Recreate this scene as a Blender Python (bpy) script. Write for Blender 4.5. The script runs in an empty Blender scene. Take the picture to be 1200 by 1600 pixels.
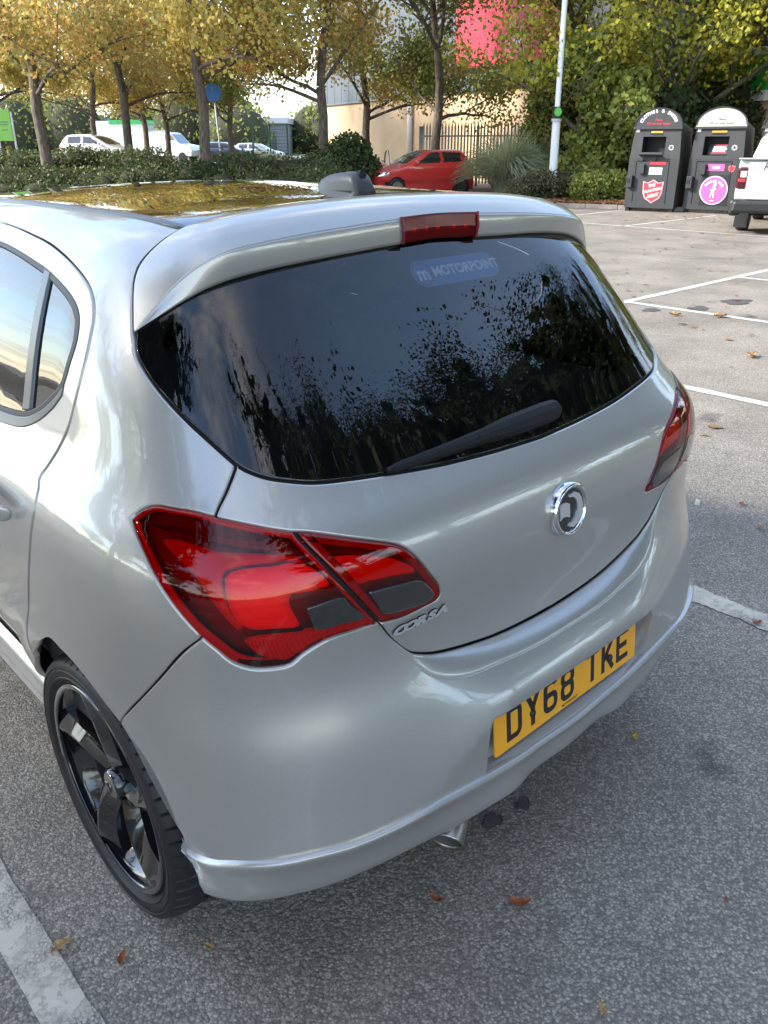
import bpy, bmesh, math, random
import numpy as np
from mathutils import Vector, Matrix
from mathutils.geometry import delaunay_2d_cdt
random.seed(7); RNG = np.random.default_rng(7)
SC = bpy.context.scene; COL = SC.collection

# ------------------------------------------------------------------ camera, sky, sun, exposure
cam_d = bpy.data.cameras.new('camera'); cam = bpy.data.objects.new('camera', cam_d); COL.objects.link(cam)
cam_d.sensor_fit = 'VERTICAL'; cam_d.sensor_height = 36.0; cam_d.lens = 36.0*1255/1600
cam_d.clip_start = 0.05; cam_d.clip_end = 3000
cam.location = (-1.2794, -0.7788, 1.5905)
cam.rotation_euler = (math.pi/2-0.4272, 0, -0.7549)
SC.camera = cam
SUN_EL, SUN_AZ = math.radians(31), math.atan2(-0.80, 0.60)      # azimuth measured from +Y towards +X
wd = bpy.data.worlds.new('World'); SC.world = wd; wd.use_nodes = True
wn, wl = wd.node_tree.nodes, wd.node_tree.links; wn.clear()
sky = wn.new('ShaderNodeTexSky'); sky.sky_type = 'NISHITA'; sky.sun_disc = False
sky.sun_elevation = SUN_EL; sky.sun_rotation = SUN_AZ; sky.air_density = 1.0; sky.dust_density = 0.15; sky.ozone_density = 1.2
tc = wn.new('ShaderNodeTexCoord'); sep = wn.new('ShaderNodeSeparateXYZ'); wl.new(tc.outputs['Generated'], sep.inputs[0])
mx = wn.new('ShaderNodeMath'); mx.operation = 'MAXIMUM'; mx.inputs[1].default_value = 0.0; wl.new(sep.outputs[2], mx.inputs[0])
ad = wn.new('ShaderNodeMath'); ad.operation = 'ADD'; ad.inputs[1].default_value = 0.16; wl.new(mx.outputs[0], ad.inputs[0])
dx = wn.new('ShaderNodeVectorMath'); dx.operation = 'DIVIDE'; wl.new(tc.outputs['Generated'], dx.inputs[0])
cx = wn.new('ShaderNodeCombineXYZ'); [wl.new(ad.outputs[0], cx.inputs[i]) for i in range(3)]; wl.new(cx.outputs[0], dx.inputs[1])
sc_ = wn.new('ShaderNodeVectorMath'); sc_.operation = 'MULTIPLY'; sc_.inputs[1].default_value = (1, 1, 0); wl.new(dx.outputs[0], sc_.inputs[0])
nz = wn.new('ShaderNodeTexNoise'); nz.inputs['Scale'].default_value = 1.35; nz.inputs['Detail'].default_value = 9; nz.inputs['Roughness'].default_value = 0.62; nz.inputs['Distortion'].default_value = 0.35
wl.new(sc_.outputs[0], nz.inputs['Vector'])
cr = wn.new('ShaderNodeValToRGB'); cr.color_ramp.elements[0].position = 0.47; cr.color_ramp.elements[1].position = 0.66
cr.color_ramp.elements[0].color = (0, 0, 0, 1); cr.color_ramp.elements[1].color = (.9, .9, .9, 1); wl.new(nz.outputs[0], cr.inputs[0])
dt = wn.new('ShaderNodeVectorMath'); dt.operation = 'DOT_PRODUCT'; dt.inputs[1].default_value = (.656, -.349, .669); wl.new(tc.outputs['Generated'], dt.inputs[0])
clr = wn.new('ShaderNodeMapRange'); clr.interpolation_type = 'SMOOTHSTEP'; clr.inputs[1].default_value = .72; clr.inputs[2].default_value = .93; clr.inputs[3].default_value = 1; clr.inputs[4].default_value = .06; wl.new(dt.outputs['Value'], clr.inputs[0])
cf = wn.new('ShaderNodeMath'); cf.operation = 'MULTIPLY'; wl.new(cr.outputs[0], cf.inputs[0]); wl.new(clr.outputs[0], cf.inputs[1])
mixc = wn.new('ShaderNodeMixRGB'); wl.new(cf.outputs[0], mixc.inputs[0]); wl.new(sky.outputs[0], mixc.inputs[1]); mixc.inputs[2].default_value = (5.2, 4.9, 4.5, 1)
hz = wn.new('ShaderNodeMapRange'); hz.interpolation_type = 'SMOOTHSTEP'; hz.inputs[1].default_value = 0.0; hz.inputs[2].default_value = .20; hz.inputs[3].default_value = .38; hz.inputs[4].default_value = .05; wl.new(sep.outputs[2], hz.inputs[0])
mixh = wn.new('ShaderNodeMixRGB'); wl.new(hz.outputs[0], mixh.inputs[0]); wl.new(mixc.outputs[0], mixh.inputs[1]); mixh.inputs[2].default_value = (3.6, 3.65, 3.7, 1); mixc = mixh
bg = wn.new('ShaderNodeBackground'); bg.inputs['Strength'].default_value = 0.15; wl.new(mixc.outputs[0], bg.inputs['Color'])
wo = wn.new('ShaderNodeOutputWorld'); wl.new(bg.outputs[0], wo.inputs['Surface'])
sun_d = bpy.data.lights.new('sun', 'SUN'); sun_d.energy = 2.1; sun_d.angle = math.radians(5.0); sun_d.color = (1.0, 0.95, 0.87)
sun = bpy.data.objects.new('sun', sun_d); COL.objects.link(sun); sun.location = (-20, 15, 20)
_sd = Vector((math.sin(SUN_AZ)*math.cos(SUN_EL), math.cos(SUN_AZ)*math.cos(SUN_EL), math.sin(SUN_EL)))
sun.rotation_euler = _sd.to_track_quat('Z', 'Y').to_euler()
SC.view_settings.view_transform = 'Standard'; SC.view_settings.look = 'None'; SC.view_settings.gamma = 1.0
SC.view_settings.use_curve_mapping = False; SC.view_settings.exposure = 2.15
SC.render.engine = 'CYCLES'
SC.cycles.max_bounces = 10; SC.cycles.transparent_max_bounces = 16; SC.cycles.use_denoising = True
SC.cycles.sample_clamp_indirect = 6.0

# ------------------------------------------------------------------ small helpers
def tag(o, label=None, cat=None, group=None, kind=None):
    if label: o['label'] = label
    if cat: o['category'] = cat
    if group: o['group'] = group
    if kind: o['kind'] = kind
    return o
def empty(name, loc=(0, 0, 0), rz=0.0, parent=None):
    o = bpy.data.objects.new(name, None); COL.objects.link(o); o.location = loc; o.rotation_euler = (0, 0, rz)
    o.empty_display_size = 0.1
    if parent: o.parent = parent
    return o
def link(name, me, parent=None):
    o = bpy.data.objects.new(name, me); COL.objects.link(o)
    if parent: o.parent = parent
    return o
def mesh(name, V, Fc, mat, parent=None, smooth=False, normals=None):
    me = bpy.data.meshes.new(name); me.from_pydata([tuple(map(float, v)) for v in V], [], [tuple(map(int, f)) for f in Fc])
    me.polygons.foreach_set('use_smooth', [bool(smooth)]*len(me.polygons))
    if mat: me.materials.append(mat)
    if normals is not None: me.normals_split_custom_set_from_vertices([tuple(map(float, n)) for n in normals])
    me.update()
    return link(name, me, parent)
class MB:
    """collects primitives into one mesh"""
    def __init__(s): s.V = []; s.F = []
    def add(s, V, Fc):
        n = len(s.V); s.V += [tuple(v) for v in V]; s.F += [tuple(i+n for i in f) for f in Fc]; return s
    def box(s, c, d, rz=0.0, taper=1.0):
        x, y, z = d[0]/2, d[1]/2, d[2]/2; V = []
        for k in (-1, 1):
            t = taper if k > 0 else 1.0
            for i, j in ((-1, -1), (1, -1), (1, 1), (-1, 1)):
                a, b = i*x*t, j*y*t
                V.append((c[0]+a*math.cos(rz)-b*math.sin(rz), c[1]+a*math.sin(rz)+b*math.cos(rz), c[2]+k*z))
        return s.add(V, [(3, 2, 1, 0), (4, 5, 6, 7), (0, 1, 5, 4), (1, 2, 6, 5), (2, 3, 7, 6), (3, 0, 4, 7)])
    def tube(s, pts, rad, n=8, caps=True):
        pts = [Vector(p) for p in pts]; V = []; Fc = []
        rad = rad if hasattr(rad, '__len__') else [rad]*len(pts)
        prev = None
        for i, p in enumerate(pts):
            t = (pts[min(i+1, len(pts)-1)]-pts[max(i-1, 0)]).normalized()
            if prev is None:
                a = t.orthogonal().normalized()
            else:
                a = (prev-t*prev.dot(t)); a = a.normalized() if a.length > 1e-6 else t.orthogonal().normalized()
            prev = a; b = t.cross(a)
            for k in range(n):
                an = 2*math.pi*k/n; V.append(tuple(p+(a*math.cos(an)+b*math.sin(an))*rad[i]))
        for i in range(len(pts)-1):
            for k in range(n):
                k2 = (k+1) % n; Fc.append((i*n+k, i*n+k2, (i+1)*n+k2, (i+1)*n+k))
        if caps:
            Fc.append(tuple(range(n-1, -1, -1))); Fc.append(tuple((len(pts)-1)*n+k for k in range(n)))
        return s.add(V, Fc)
    def prism(s, poly, z0, z1, M=None):
        """poly in local xy, extruded z0..z1, M maps local to world"""
        n = len(poly); V = [(x, y, z0) for x, y in poly]+[(x, y, z1) for x, y in poly]
        if M is not None: V = [tuple(M @ Vector(v)) for v in V]
        return s.add(V, [tuple(range(n-1, -1, -1)), tuple(range(n, 2*n))]+[(i, (i+1) % n, n+(i+1) % n, n+i) for i in range(n)])
    def build(s, name, mat, parent=None, smooth=False, bevel=0.0, seg=2, angle=None):
        o = mesh(name, s.V, s.F, mat, parent, smooth)
        if bevel:
            m = o.modifiers.new('b', 'BEVEL'); m.width = bevel; m.segments = seg; m.limit_method = 'ANGLE'; m.angle_limit = math.radians(35)
        return o
def lathe(prof, n=48, axis='z', ang=2*math.pi):
    """prof: (r, h) -> verts, faces"""
    V = []; Fc = []; closed = abs(ang-2*math.pi) < 1e-6; m = n if closed else n+1
    for r, h in prof:
        for k in range(m):
            a = ang*k/n
            c, s_ = r*math.cos(a), r*math.sin(a)
            V.append((c, s_, h) if axis == 'z' else (h, c, s_))
    for i in range(len(prof)-1):
        for k in range(n):
            k2 = (k+1) % m; Fc.append((i*m+k, i*m+k2, (i+1)*m+k2, (i+1)*m+k))
    return V, Fc

# ------------------------------------------------------------------ materials
def M_new(name):
    m = bpy.data.materials.new(name); m.use_nodes = True
    n, l = m.node_tree.nodes, m.node_tree.links
    return m, n, l, n['Principled BSDF']
def setp(b, **k):
    names = dict(col='Base Color', metal='Metallic', rough='Roughness', coat='Coat Weight', coatr='Coat Roughness', spec='Specular IOR Level', trans='Transmission Weight', ior='IOR', alpha='Alpha', sub='Subsurface Weight')
    for q, v in k.items():
        i = b.inputs[names[q]]
        i.default_value = (*v, 1) if q == 'col' else v
def simple(name, col, rough=0.5, metal=0.0, var=0.0, vscale=8.0, bump=0.0, bscale=60.0, **k):
    m, n, l, b = M_new(name); setp(b, col=col, rough=rough, metal=metal, **k)
    t = n.new('ShaderNodeTexCoord')
    if var:
        z = n.new('ShaderNodeTexNoise'); z.inputs['Scale'].default_value = vscale; z.inputs['Detail'].default_value = 6; l.new(t.outputs['Object'], z.inputs['Vector'])
        r = n.new('ShaderNodeMapRange'); r.inputs[1].default_value = .25; r.inputs[2].default_value = .75; r.inputs[3].default_value = 1-var; r.inputs[4].default_value = 1+var; l.new(z.outputs[0], r.inputs[0])
        h = n.new('ShaderNodeHueSaturation'); h.inputs['Color'].default_value = (*col, 1); l.new(r.outputs[0], h.inputs['Value']); l.new(h.outputs[0], b.inputs['Base Color'])
    if bump:
        z = n.new('ShaderNodeTexNoise'); z.inputs['Scale'].default_value = bscale; z.inputs['Detail'].default_value = 5; l.new(t.outputs['Object'], z.inputs['Vector'])
        u = n.new('ShaderNodeBump'); u.inputs['Strength'].default_value = bump; u.inputs['Distance'].default_value = 0.01; l.new(z.outputs[0], u.inputs['Height']); l.new(u.outputs[0], b.inputs['Normal'])
    return m
def paint(name, col, metal=0.55, rough=0.36, flake=0.03, dirt=0.25):
    m, n, l, b = M_new(name); setp(b, col=col, metal=metal, rough=rough, coat=1.0, coatr=0.02); b.inputs['Coat IOR'].default_value = 1.6
    t = n.new('ShaderNodeTexCoord')
    v = n.new('ShaderNodeTexVoronoi'); v.inputs['Scale'].default_value = 1400; l.new(t.outputs['Object'], v.inputs['Vector'])
    mp = n.new('ShaderNodeMapRange'); mp.inputs[3].default_value = 1-flake*3; mp.inputs[4].default_value = 1+flake*3; l.new(v.outputs['Color'], mp.inputs[0])
    h = n.new('ShaderNodeHueSaturation'); h.inputs['Color'].default_value = (*col, 1); l.new(mp.outputs[0], h.inputs['Value'])
    # road film: thicker near the ground
    z = n.new('ShaderNodeTexNoise'); z.inputs['Scale'].default_value = 9; z.inputs['Detail'].default_value = 8; z.inputs['Roughness'].default_value = .65; l.new(t.outputs['Object'], z.inputs['Vector'])
    sx = n.new('ShaderNodeSeparateXYZ'); l.new(t.outputs['Object'], sx.inputs[0])
    g = n.new('ShaderNodeMapRange'); g.inputs[1].default_value = 1.0; g.inputs[2].default_value = .35; g.inputs[3].default_value = .15; g.inputs[4].default_value = 1.0; l.new(sx.outputs[2], g.inputs[0])
    k = n.new('ShaderNodeMath'); k.operation = 'MULTIPLY'; l.new(z.outputs[0], k.inputs[0]); l.new(g.outputs[0], k.inputs[1])
    k2 = n.new('ShaderNodeMath'); k2.operation = 'MULTIPLY'; l.new(k.outputs[0], k2.inputs[0]); k2.inputs[1].default_value = dirt
    mc = n.new('ShaderNodeMixRGB'); l.new(k2.outputs[0], mc.inputs[0]); l.new(h.outputs[0], mc.inputs[1]); mc.inputs[2].default_value = (.30, .28, .25, 1); l.new(mc.outputs[0], b.inputs['Base Color'])
    cr_ = n.new('ShaderNodeMath'); cr_.operation = 'MULTIPLY_ADD'; l.new(k.outputs[0], cr_.inputs[0]); cr_.inputs[1].default_value = .10; cr_.inputs[2].default_value = .012; l.new(cr_.outputs[0], b.inputs['Coat Roughness'])
    return m
def glassmat(name, tint, refl=1.0, rough=0.0, ior=1.5):
    m = bpy.data.materials.new(name); m.use_nodes = True; n, l = m.node_tree.nodes, m.node_tree.links; n.clear()
    tr = n.new('ShaderNodeBsdfTransparent'); tr.inputs[0].default_value = (*tint, 1)
    gl = n.new('ShaderNodeBsdfGlossy'); gl.inputs['Roughness'].default_value = rough; gl.inputs[0].default_value = (refl, refl, refl, 1)
    fr = n.new('ShaderNodeFresnel'); fr.inputs['IOR'].default_value = ior
    mi = n.new('ShaderNodeMixShader'); o = n.new('ShaderNodeOutputMaterial')
    l.new(fr.outputs[0], mi.inputs[0]); l.new(tr.outputs[0], mi.inputs[1]); l.new(gl.outputs[0], mi.inputs[2]); l.new(mi.outputs[0], o.inputs[0])
    return m
def leafmat(name, cols, trans=0.4, rough=0.5):
    """colour picked per leaf"""
    m = bpy.data.materials.new(name); m.use_nodes = True; n, l = m.node_tree.nodes, m.node_tree.links; n.clear()
    g = n.new('ShaderNodeNewGeometry'); r = n.new('ShaderNodeValToRGB'); e = r.color_ramp.elements
    while len(e) < len(cols): e.new(0.5)
    for i, c in enumerate(cols): e[i].position = i/(len(cols)-1); e[i].color = (*c, 1)
    l.new(g.outputs['Random Per Island'], r.inputs[0])
    t = n.new('ShaderNodeTexCoord'); z = n.new('ShaderNodeTexNoise'); z.inputs['Scale'].default_value = 0.55; z.inputs['Detail'].default_value = 3; l.new(t.outputs['Object'], z.inputs['Vector'])
    mr = n.new('ShaderNodeMapRange'); mr.inputs[1].default_value = .3; mr.inputs[2].default_value = .7; mr.inputs[3].default_value = .72; mr.inputs[4].default_value = 1.25; l.new(z.outputs[0], mr.inputs[0])
    h = n.new('ShaderNodeHueSaturation'); l.new(r.outputs[0], h.inputs['Color']); l.new(mr.outputs[0], h.inputs['Value'])
    b = n.new('ShaderNodeBsdfPrincipled'); b.inputs['Roughness'].default_value = rough; b.inputs['Specular IOR Level'].default_value = .3; l.new(h.outputs[0], b.inputs['Base Color'])
    tl = n.new('ShaderNodeBsdfTranslucent'); l.new(h.outputs[0], tl.inputs[0])
    mi = n.new('ShaderNodeMixShader'); mi.inputs[0].default_value = trans; o = n.new('ShaderNodeOutputMaterial')
    l.new(b.outputs[0], mi.inputs[1]); l.new(tl.outputs[0], mi.inputs[2]); l.new(mi.outputs[0], o.inputs[0])
    return m
def asphaltmat(name, base=.075, warm=(1.14, .98, .79)):
    m, n, l, b = M_new(name); setp(b, rough=.85, spec=.35)
    t = n.new('ShaderNodeTexCoord')
    v = n.new('ShaderNodeTexVoronoi'); v.inputs['Scale'].default_value = 165; l.new(t.outputs['Object'], v.inputs['Vector'])
    v2 = n.new('ShaderNodeTexVoronoi'); v2.inputs['Scale'].default_value = 330; l.new(t.outputs['Object'], v2.inputs['Vector'])
    big = n.new('ShaderNodeTexNoise'); big.inputs['Scale'].default_value = 1.1; big.inputs['Detail'].default_value = 7; big.inputs['Roughness'].default_value = .6; l.new(t.outputs['Object'], big.inputs['Vector'])
    # stone colours
    sp = n.new('ShaderNodeSeparateColor'); l.new(v.outputs['Color'], sp.inputs[0])
    rmp = n.new('ShaderNodeValToRGB'); e = rmp.color_ramp.elements; e[0].position = 0; e[1].position = 1
    e[0].color = (base*.74, base*.65, base*.54, 1); e[1].color = (base*1.70, base*1.48, base*1.22, 1)
    for p_, c_ in ((.45, .85), (.8, 1.25)):
        q = e.new(p_); q.color = (base*c_*warm[0], base*c_*warm[1], base*c_*warm[2], 1)
    l.new(sp.outputs[0], rmp.inputs[0])
    dk = n.new('ShaderNodeMapRange'); dk.inputs[1].default_value = .25; dk.inputs[2].default_value = .62; dk.inputs[3].default_value = 1.06; dk.inputs[4].default_value = .68; l.new(v.outputs['Distance'], dk.inputs[0])
    bm = n.new('ShaderNodeMapRange'); bm.inputs[1].default_value = .3; bm.inputs[2].default_value = .7; bm.inputs[3].default_value = .72; bm.inputs[4].default_value = 1.25; l.new(big.outputs[0], bm.inputs[0])
    mu = n.new('ShaderNodeMath'); mu.operation = 'MULTIPLY'; l.new(dk.outputs[0], mu.inputs[0]); l.new(bm.outputs[0], mu.inputs[1])
    h = n.new('ShaderNodeHueSaturation'); l.new(rmp.outputs[0], h.inputs['Color']); l.new(mu.outputs[0], h.inputs['Value'])
    # oil spots
    oi = n.new('ShaderNodeTexNoise'); oi.inputs['Scale'].default_value = 2.3; oi.inputs['Detail'].default_value = 4; l.new(t.outputs['Object'], oi.inputs['Vector'])
    om = n.new('ShaderNodeMapRange'); om.inputs[1].default_value = .66; om.inputs[2].default_value = .74; om.inputs[3].default_value = 0; om.inputs[4].default_value = .55; l.new(oi.outputs[0], om.inputs[0])
    mc = n.new('ShaderNodeMixRGB'); l.new(om.outputs[0], mc.inputs[0]); l.new(h.outputs[0], mc.inputs[1]); mc.inputs[2].default_value = (.018, .018, .018, 1)
    l.new(mc.outputs[0], b.inputs['Base Color'])
    ma = n.new('ShaderNodeMath'); ma.operation = 'MULTIPLY_ADD'; l.new(v.outputs['Distance'], ma.inputs[0]); ma.inputs[1].default_value = -1.0
    m3 = n.new('ShaderNodeMath'); m3.operation = 'MULTIPLY'; l.new(v2.outputs['Distance'], m3.inputs[0]); m3.inputs[1].default_value = -.4; l.new(m3.outputs[0], ma.inputs[2])
    u = n.new('ShaderNodeBump'); u.inputs['Strength'].default_value = .65; u.inputs['Distance'].default_value = .0035; l.new(ma.outputs[0], u.inputs['Height']); l.new(u.outputs[0], b.inputs['Normal'])
    return m
def linemat(name, col=(.62, .55, .43), wear=.8):
    """thick cracked road paint, worn through to the tarmac in places"""
    m, n, l, b = M_new(name); setp(b, rough=.8)
    t = n.new('ShaderNodeTexCoord')
    z = n.new('ShaderNodeTexNoise'); z.inputs['Scale'].default_value = 14; z.inputs['Detail'].default_value = 9; z.inputs['Roughness'].default_value = .7; l.new(t.outputs['Object'], z.inputs['Vector'])
    w = n.new('ShaderNodeVectorMath'); w.operation = 'MULTIPLY_ADD'; l.new(z.outputs['Color'], w.inputs[0]); w.inputs[1].default_value = (.16, .16, .16); l.new(t.outputs['Object'], w.inputs[2])
    v = n.new('ShaderNodeTexVoronoi'); v.feature = 'DISTANCE_TO_EDGE'; v.inputs['Scale'].default_value = 8; l.new(w.outputs[0], v.inputs['Vector'])
    cr_ = n.new('ShaderNodeMapRange'); cr_.inputs[1].default_value = .0; cr_.inputs[2].default_value = .03; cr_.inputs[3].default_value = 1; cr_.inputs[4].default_value = 0; l.new(v.outputs[0], cr_.inputs[0])
    z2 = n.new('ShaderNodeTexNoise'); z2.inputs['Scale'].default_value = 5; z2.inputs['Detail'].default_value = 8; z2.inputs['Roughness'].default_value = .75; l.new(t.outputs['Object'], z2.inputs['Vector'])
    we = n.new('ShaderNodeMapRange'); we.inputs[1].default_value = .44; we.inputs[2].default_value = .62; we.inputs[3].default_value = 0; we.inputs[4].default_value = wear*1.6; l.new(z2.outputs[0], we.inputs[0])
    st = n.new('ShaderNodeTexVoronoi'); st.inputs['Scale'].default_value = 130; l.new(t.outputs['Object'], st.inputs['Vector'])
    sm = n.new('ShaderNodeMapRange'); sm.inputs[1].default_value = .3; sm.inputs[2].default_value = .6; sm.inputs[3].default_value = .25; sm.inputs[4].default_value = 1; l.new(st.outputs['Distance'], sm.inputs[0])
    mw = n.new('ShaderNodeMath'); mw.operation = 'MULTIPLY'; l.new(we.outputs[0], mw.inputs[0]); l.new(sm.outputs[0], mw.inputs[1])
    mx_ = n.new('ShaderNodeMath'); mx_.operation = 'MAXIMUM'; l.new(mw.outputs[0], mx_.inputs[0])
    cm = n.new('ShaderNodeMath'); cm.operation = 'MULTIPLY'; cm.inputs[1].default_value = .28; l.new(cr_.outputs[0], cm.inputs[0]); l.new(cm.outputs[0], mx_.inputs[1])
    cl = n.new('ShaderNodeMixRGB'); cl.inputs[1].default_value = (*col, 1); cl.inputs[2].default_value = (.17, .165, .155, 1); l.new(mx_.outputs[0], cl.inputs[0])
    hv = n.new('ShaderNodeHueSaturation'); hr = n.new('ShaderNodeMapRange'); hr.inputs[3].default_value = .7; hr.inputs[4].default_value = 1.2; l.new(z.outputs[0], hr.inputs[0]); l.new(hr.outputs[0], hv.inputs['Value']); l.new(cl.outputs[0], hv.inputs['Color']); l.new(hv.outputs[0], b.inputs['Base Color'])
    u = n.new('ShaderNodeBump'); u.inputs['Strength'].default_value = .8; u.inputs['Distance'].default_value = .004; u.invert = True; l.new(mx_.outputs[0], u.inputs['Height']); l.new(u.outputs[0], b.inputs['Normal'])
    return m
def barkmat(name, col=(.12, .095, .07)):
    m, n, l, b = M_new(name); setp(b, rough=.9)
    t = n.new('ShaderNodeTexCoord'); mp = n.new('ShaderNodeMapping'); mp.inputs['Scale'].default_value = (9, 9, 2.2); l.new(t.outputs['Object'], mp.inputs[0])
    z = n.new('ShaderNodeTexNoise'); z.inputs['Scale'].default_value = 2.2; z.inputs['Detail'].default_value = 8; l.new(mp.outputs[0], z.inputs['Vector'])
    r = n.new('ShaderNodeValToRGB'); r.color_ramp.elements[0].color = tuple(c*.45 for c in col)+(1,); r.color_ramp.elements[1].color = tuple(min(1, c*1.7) for c in col)+(1,); r.color_ramp.elements[0].position = .3; r.color_ramp.elements[1].position = .72
    l.new(z.outputs[0], r.inputs[0]); l.new(r.outputs[0], b.inputs['Base Color'])
    u = n.new('ShaderNodeBump'); u.inputs['Strength'].default_value = .8; u.inputs['Distance'].default_value = .03; l.new(z.outputs[0], u.inputs['Height']); l.new(u.outputs[0], b.inputs['Normal'])
    return m
MAT = dict(
 silver=paint('silver_paint', (.415, .40, .37)),
 red_paint=paint('red_paint', (.66, .028, .02), metal=0, rough=.35, dirt=.1),
 white_paint=paint('white_paint', (.60, .61, .59), metal=0, rough=.35, dirt=.15),
 black_gloss=simple('black_gloss', (.008, .008, .009), .06, coat=1.0),
 roof_gloss=simple('roof_gloss', (.006, .006, .007), .03, coat=1.0, coatr=.01, spec=.7),
 rim_black=simple('rim_black', (.010, .010, .011), .12, coat=1.0, coatr=.03),
 rubber=simple('tyre_rubber', (.009, .009, .009), .55, var=.25, vscale=30, bump=.12, bscale=220),
 black_plastic=simple('black_plastic', (.012, .012, .013), .5, bump=.1, bscale=500),
 grey_trim=simple('grey_trim', (.10, .105, .11), .32),
 gap_dark=simple('gap_dark', (.006, .006, .006), .8),
 cabin=simple('cabin_cloth', (.028, .028, .031), .9, var=.2, vscale=40),
 chrome=simple('chrome', (.72, .72, .73), .08, 1.0),
 steel=simple('brushed_steel', (.40, .37, .33), .36, 1.0, var=.2, vscale=60),
 yellow=simple('plate_yellow', (.82, .36, .006), .32, var=.06, vscale=20, coat=.5),
 ink=simple('black_ink', (.012, .012, .012), .4),
 glass=glassmat('rear_glass', (.48, .50, .53), ior=1.62),
 sideglass=glassmat('side_glass', (.26, .28, .29), ior=1.7),
 clearglass=glassmat('clear_glass', (.80, .86, .84)),
 lens=glassmat('red_lens', (.92, .012, .018), rough=.012),
 lamp_dark=simple('lamp_maroon', (.17, .013, .015), .35),
 lamp_red=simple('lamp_red', (.55, .035, .035), .30, coat=.5),
 lamp_bright=simple('lamp_bright', (1.0, .22, .12), .5),
 lamp_smoke=simple('lamp_smoke', (.026, .024, .023), .10, var=.3, vscale=90, bump=.025, bscale=700, coat=.8),
 lamp_clear=simple('lamp_clear', (.25, .25, .25), .25, metal=.6),
 white=simple('white_print', (.80, .80, .78), .5),
 bark=barkmat('bark'), bark_green=barkmat('bark_ivy', (.10, .095, .06)),
)
# ------------------------------------------------------------------ the hatchback: body surface as a smooth implicit shape (x right, y forward, z up)
def spl(xs,ys):
    """natural-ish cubic (Catmull/PCHIP-like C1 monotone-free) -> returns vectorised fn with linear extrapolation, C2 natural spline"""
    xs=np.array(xs,float); ys=np.array(ys,float); n=len(xs)
    h=np.diff(xs); A=np.zeros((n,n)); b=np.zeros(n); A[0,0]=A[-1,-1]=1
    for i in range(1,n-1):
        A[i,i-1]=h[i-1]; A[i,i]=2*(h[i-1]+h[i]); A[i,i+1]=h[i]
        b[i]=6*((ys[i+1]-ys[i])/h[i]-(ys[i]-ys[i-1])/h[i-1])
    M=np.linalg.solve(A,b)
    s0=(ys[1]-ys[0])/h[0]-h[0]*M[1]/6; s1=(ys[-1]-ys[-2])/h[-1]+h[-1]*M[-2]/6
    def f(x):
        x=np.asarray(x,float); i=np.clip(np.searchsorted(xs,x)-1,0,n-2)
        t=x-xs[i]; hh=h[i]; a=hh-t
        r=(M[i]*a**3+M[i+1]*t**3)/(6*hh)+(ys[i]/hh-M[i]*hh/6)*a+(ys[i+1]/hh-M[i+1]*hh/6)*t
        r=np.where(x<xs[0],ys[0]+s0*(x-xs[0]),r); r=np.where(x>xs[-1],ys[-1]+s1*(x-xs[-1]),r)
        return r
    return f
def sstep(a,b,x):
    t=np.clip((x-a)/(b-a),0,1); return t*t*(3-2*t)
def smax(a,b,k):
    h=np.maximum(k-np.abs(a-b),0)/k
    return np.maximum(a,b)+h*h*h*k/6.


WZ=spl([0.15, 0.3, 0.45, 0.6, 0.75, 0.88, 0.96, 1.01, 1.06, 1.12, 1.2, 1.3, 1.4, 1.5],
       [0.7743, 0.7906, 0.805, 0.8161, 0.829, 0.8347, 0.8284, 0.8111, 0.7786, 0.749, 0.722, 0.6815, 0.6279, 0.5659])
YC=spl([.30,.55,.69,.72,.76,.82,.90,.96,1.01,1.058,1.15,1.30,1.427,1.5],
       [.055,.055,.053,.058,.062,.058,.050,.058,.080,.121,.199,.325,.428,.487])
YB=spl([.15,.30,.366,.42,.468,.52,.58,.63,.66,.68,.75],
       [.06,.012,-.012,-.030,-.036,-.036,-.034,-.026,-.012,.004,.06])
DW=spl([.37,.5,.65,.8],[0.001,-0.0305,-0.0119,0.0438])
# roof, windscreen and bonnet heights along the car
TC=spl([-.2,.2,.433,.55,.80,1.2,1.6,1.95,2.15,2.75,2.95,3.3,3.6,3.9],
       [1.25,1.385,1.463,1.488,1.502,1.507,1.493,1.45,1.375,1.085,1.02,.95,.86,.70])
def wside(y,z,low):
    return (WZ(z)-(-0.0782)*np.clip((.85-y)/.85,0,2)**2*sstep(.5,1.1,z)-low*np.clip((.7-y)/.7,0,2)**2
            -.14*np.clip((y-2.6)/1.3,0,1)**2-.05*sstep(.86,.98,y)*sstep(.60,.40,z))
def shift(x,z):
    x=x+(0.0076+(0.0013)*sstep(.75,1.1,z))*sstep(0,.3,np.abs(x))
    return np.sqrt(x*x+1e-6)
def F_body(p):
    x,y,z=p[...,0],p[...,1],p[...,2]; ax=shift(x,z)
    r=YC(z)+(0.0691+(-0.0712)*sstep(1.0,1.4,z))*ax*ax-y
    s=ax-wside(y,z,0.1189)
    # arch flare and shoulder line pressed into the flank
    q=np.hypot(y-.62,z-.31); s=s-.007*np.exp(-((q-.37)/.035)**2)
    f=smax(r,s,0.4128)
    f=smax(f,y-(3.92-.28*ax*ax),.3)
    return smax(f,z-(TC(y)-0.1003*ax*ax),0.1102)
def F_low(p):
    x,y,z=p[...,0],p[...,1],p[...,2]; ax=shift(x,z)
    q=np.hypot(y-.62,z-.31)
    s=ax-wside(y,z,0.0243)-DW(z)*np.clip((.45-y)/.45,0,1)-.007*np.exp(-((q-.37)/.035)**2)
    return smax(YB(z)+0.0972*ax*ax-y,s,0.3523)
def ease(a,b,x):
    t=np.clip((x-a)/(b-a),0,1); return .55*t+.45*t*t*(3-2*t)
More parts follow.
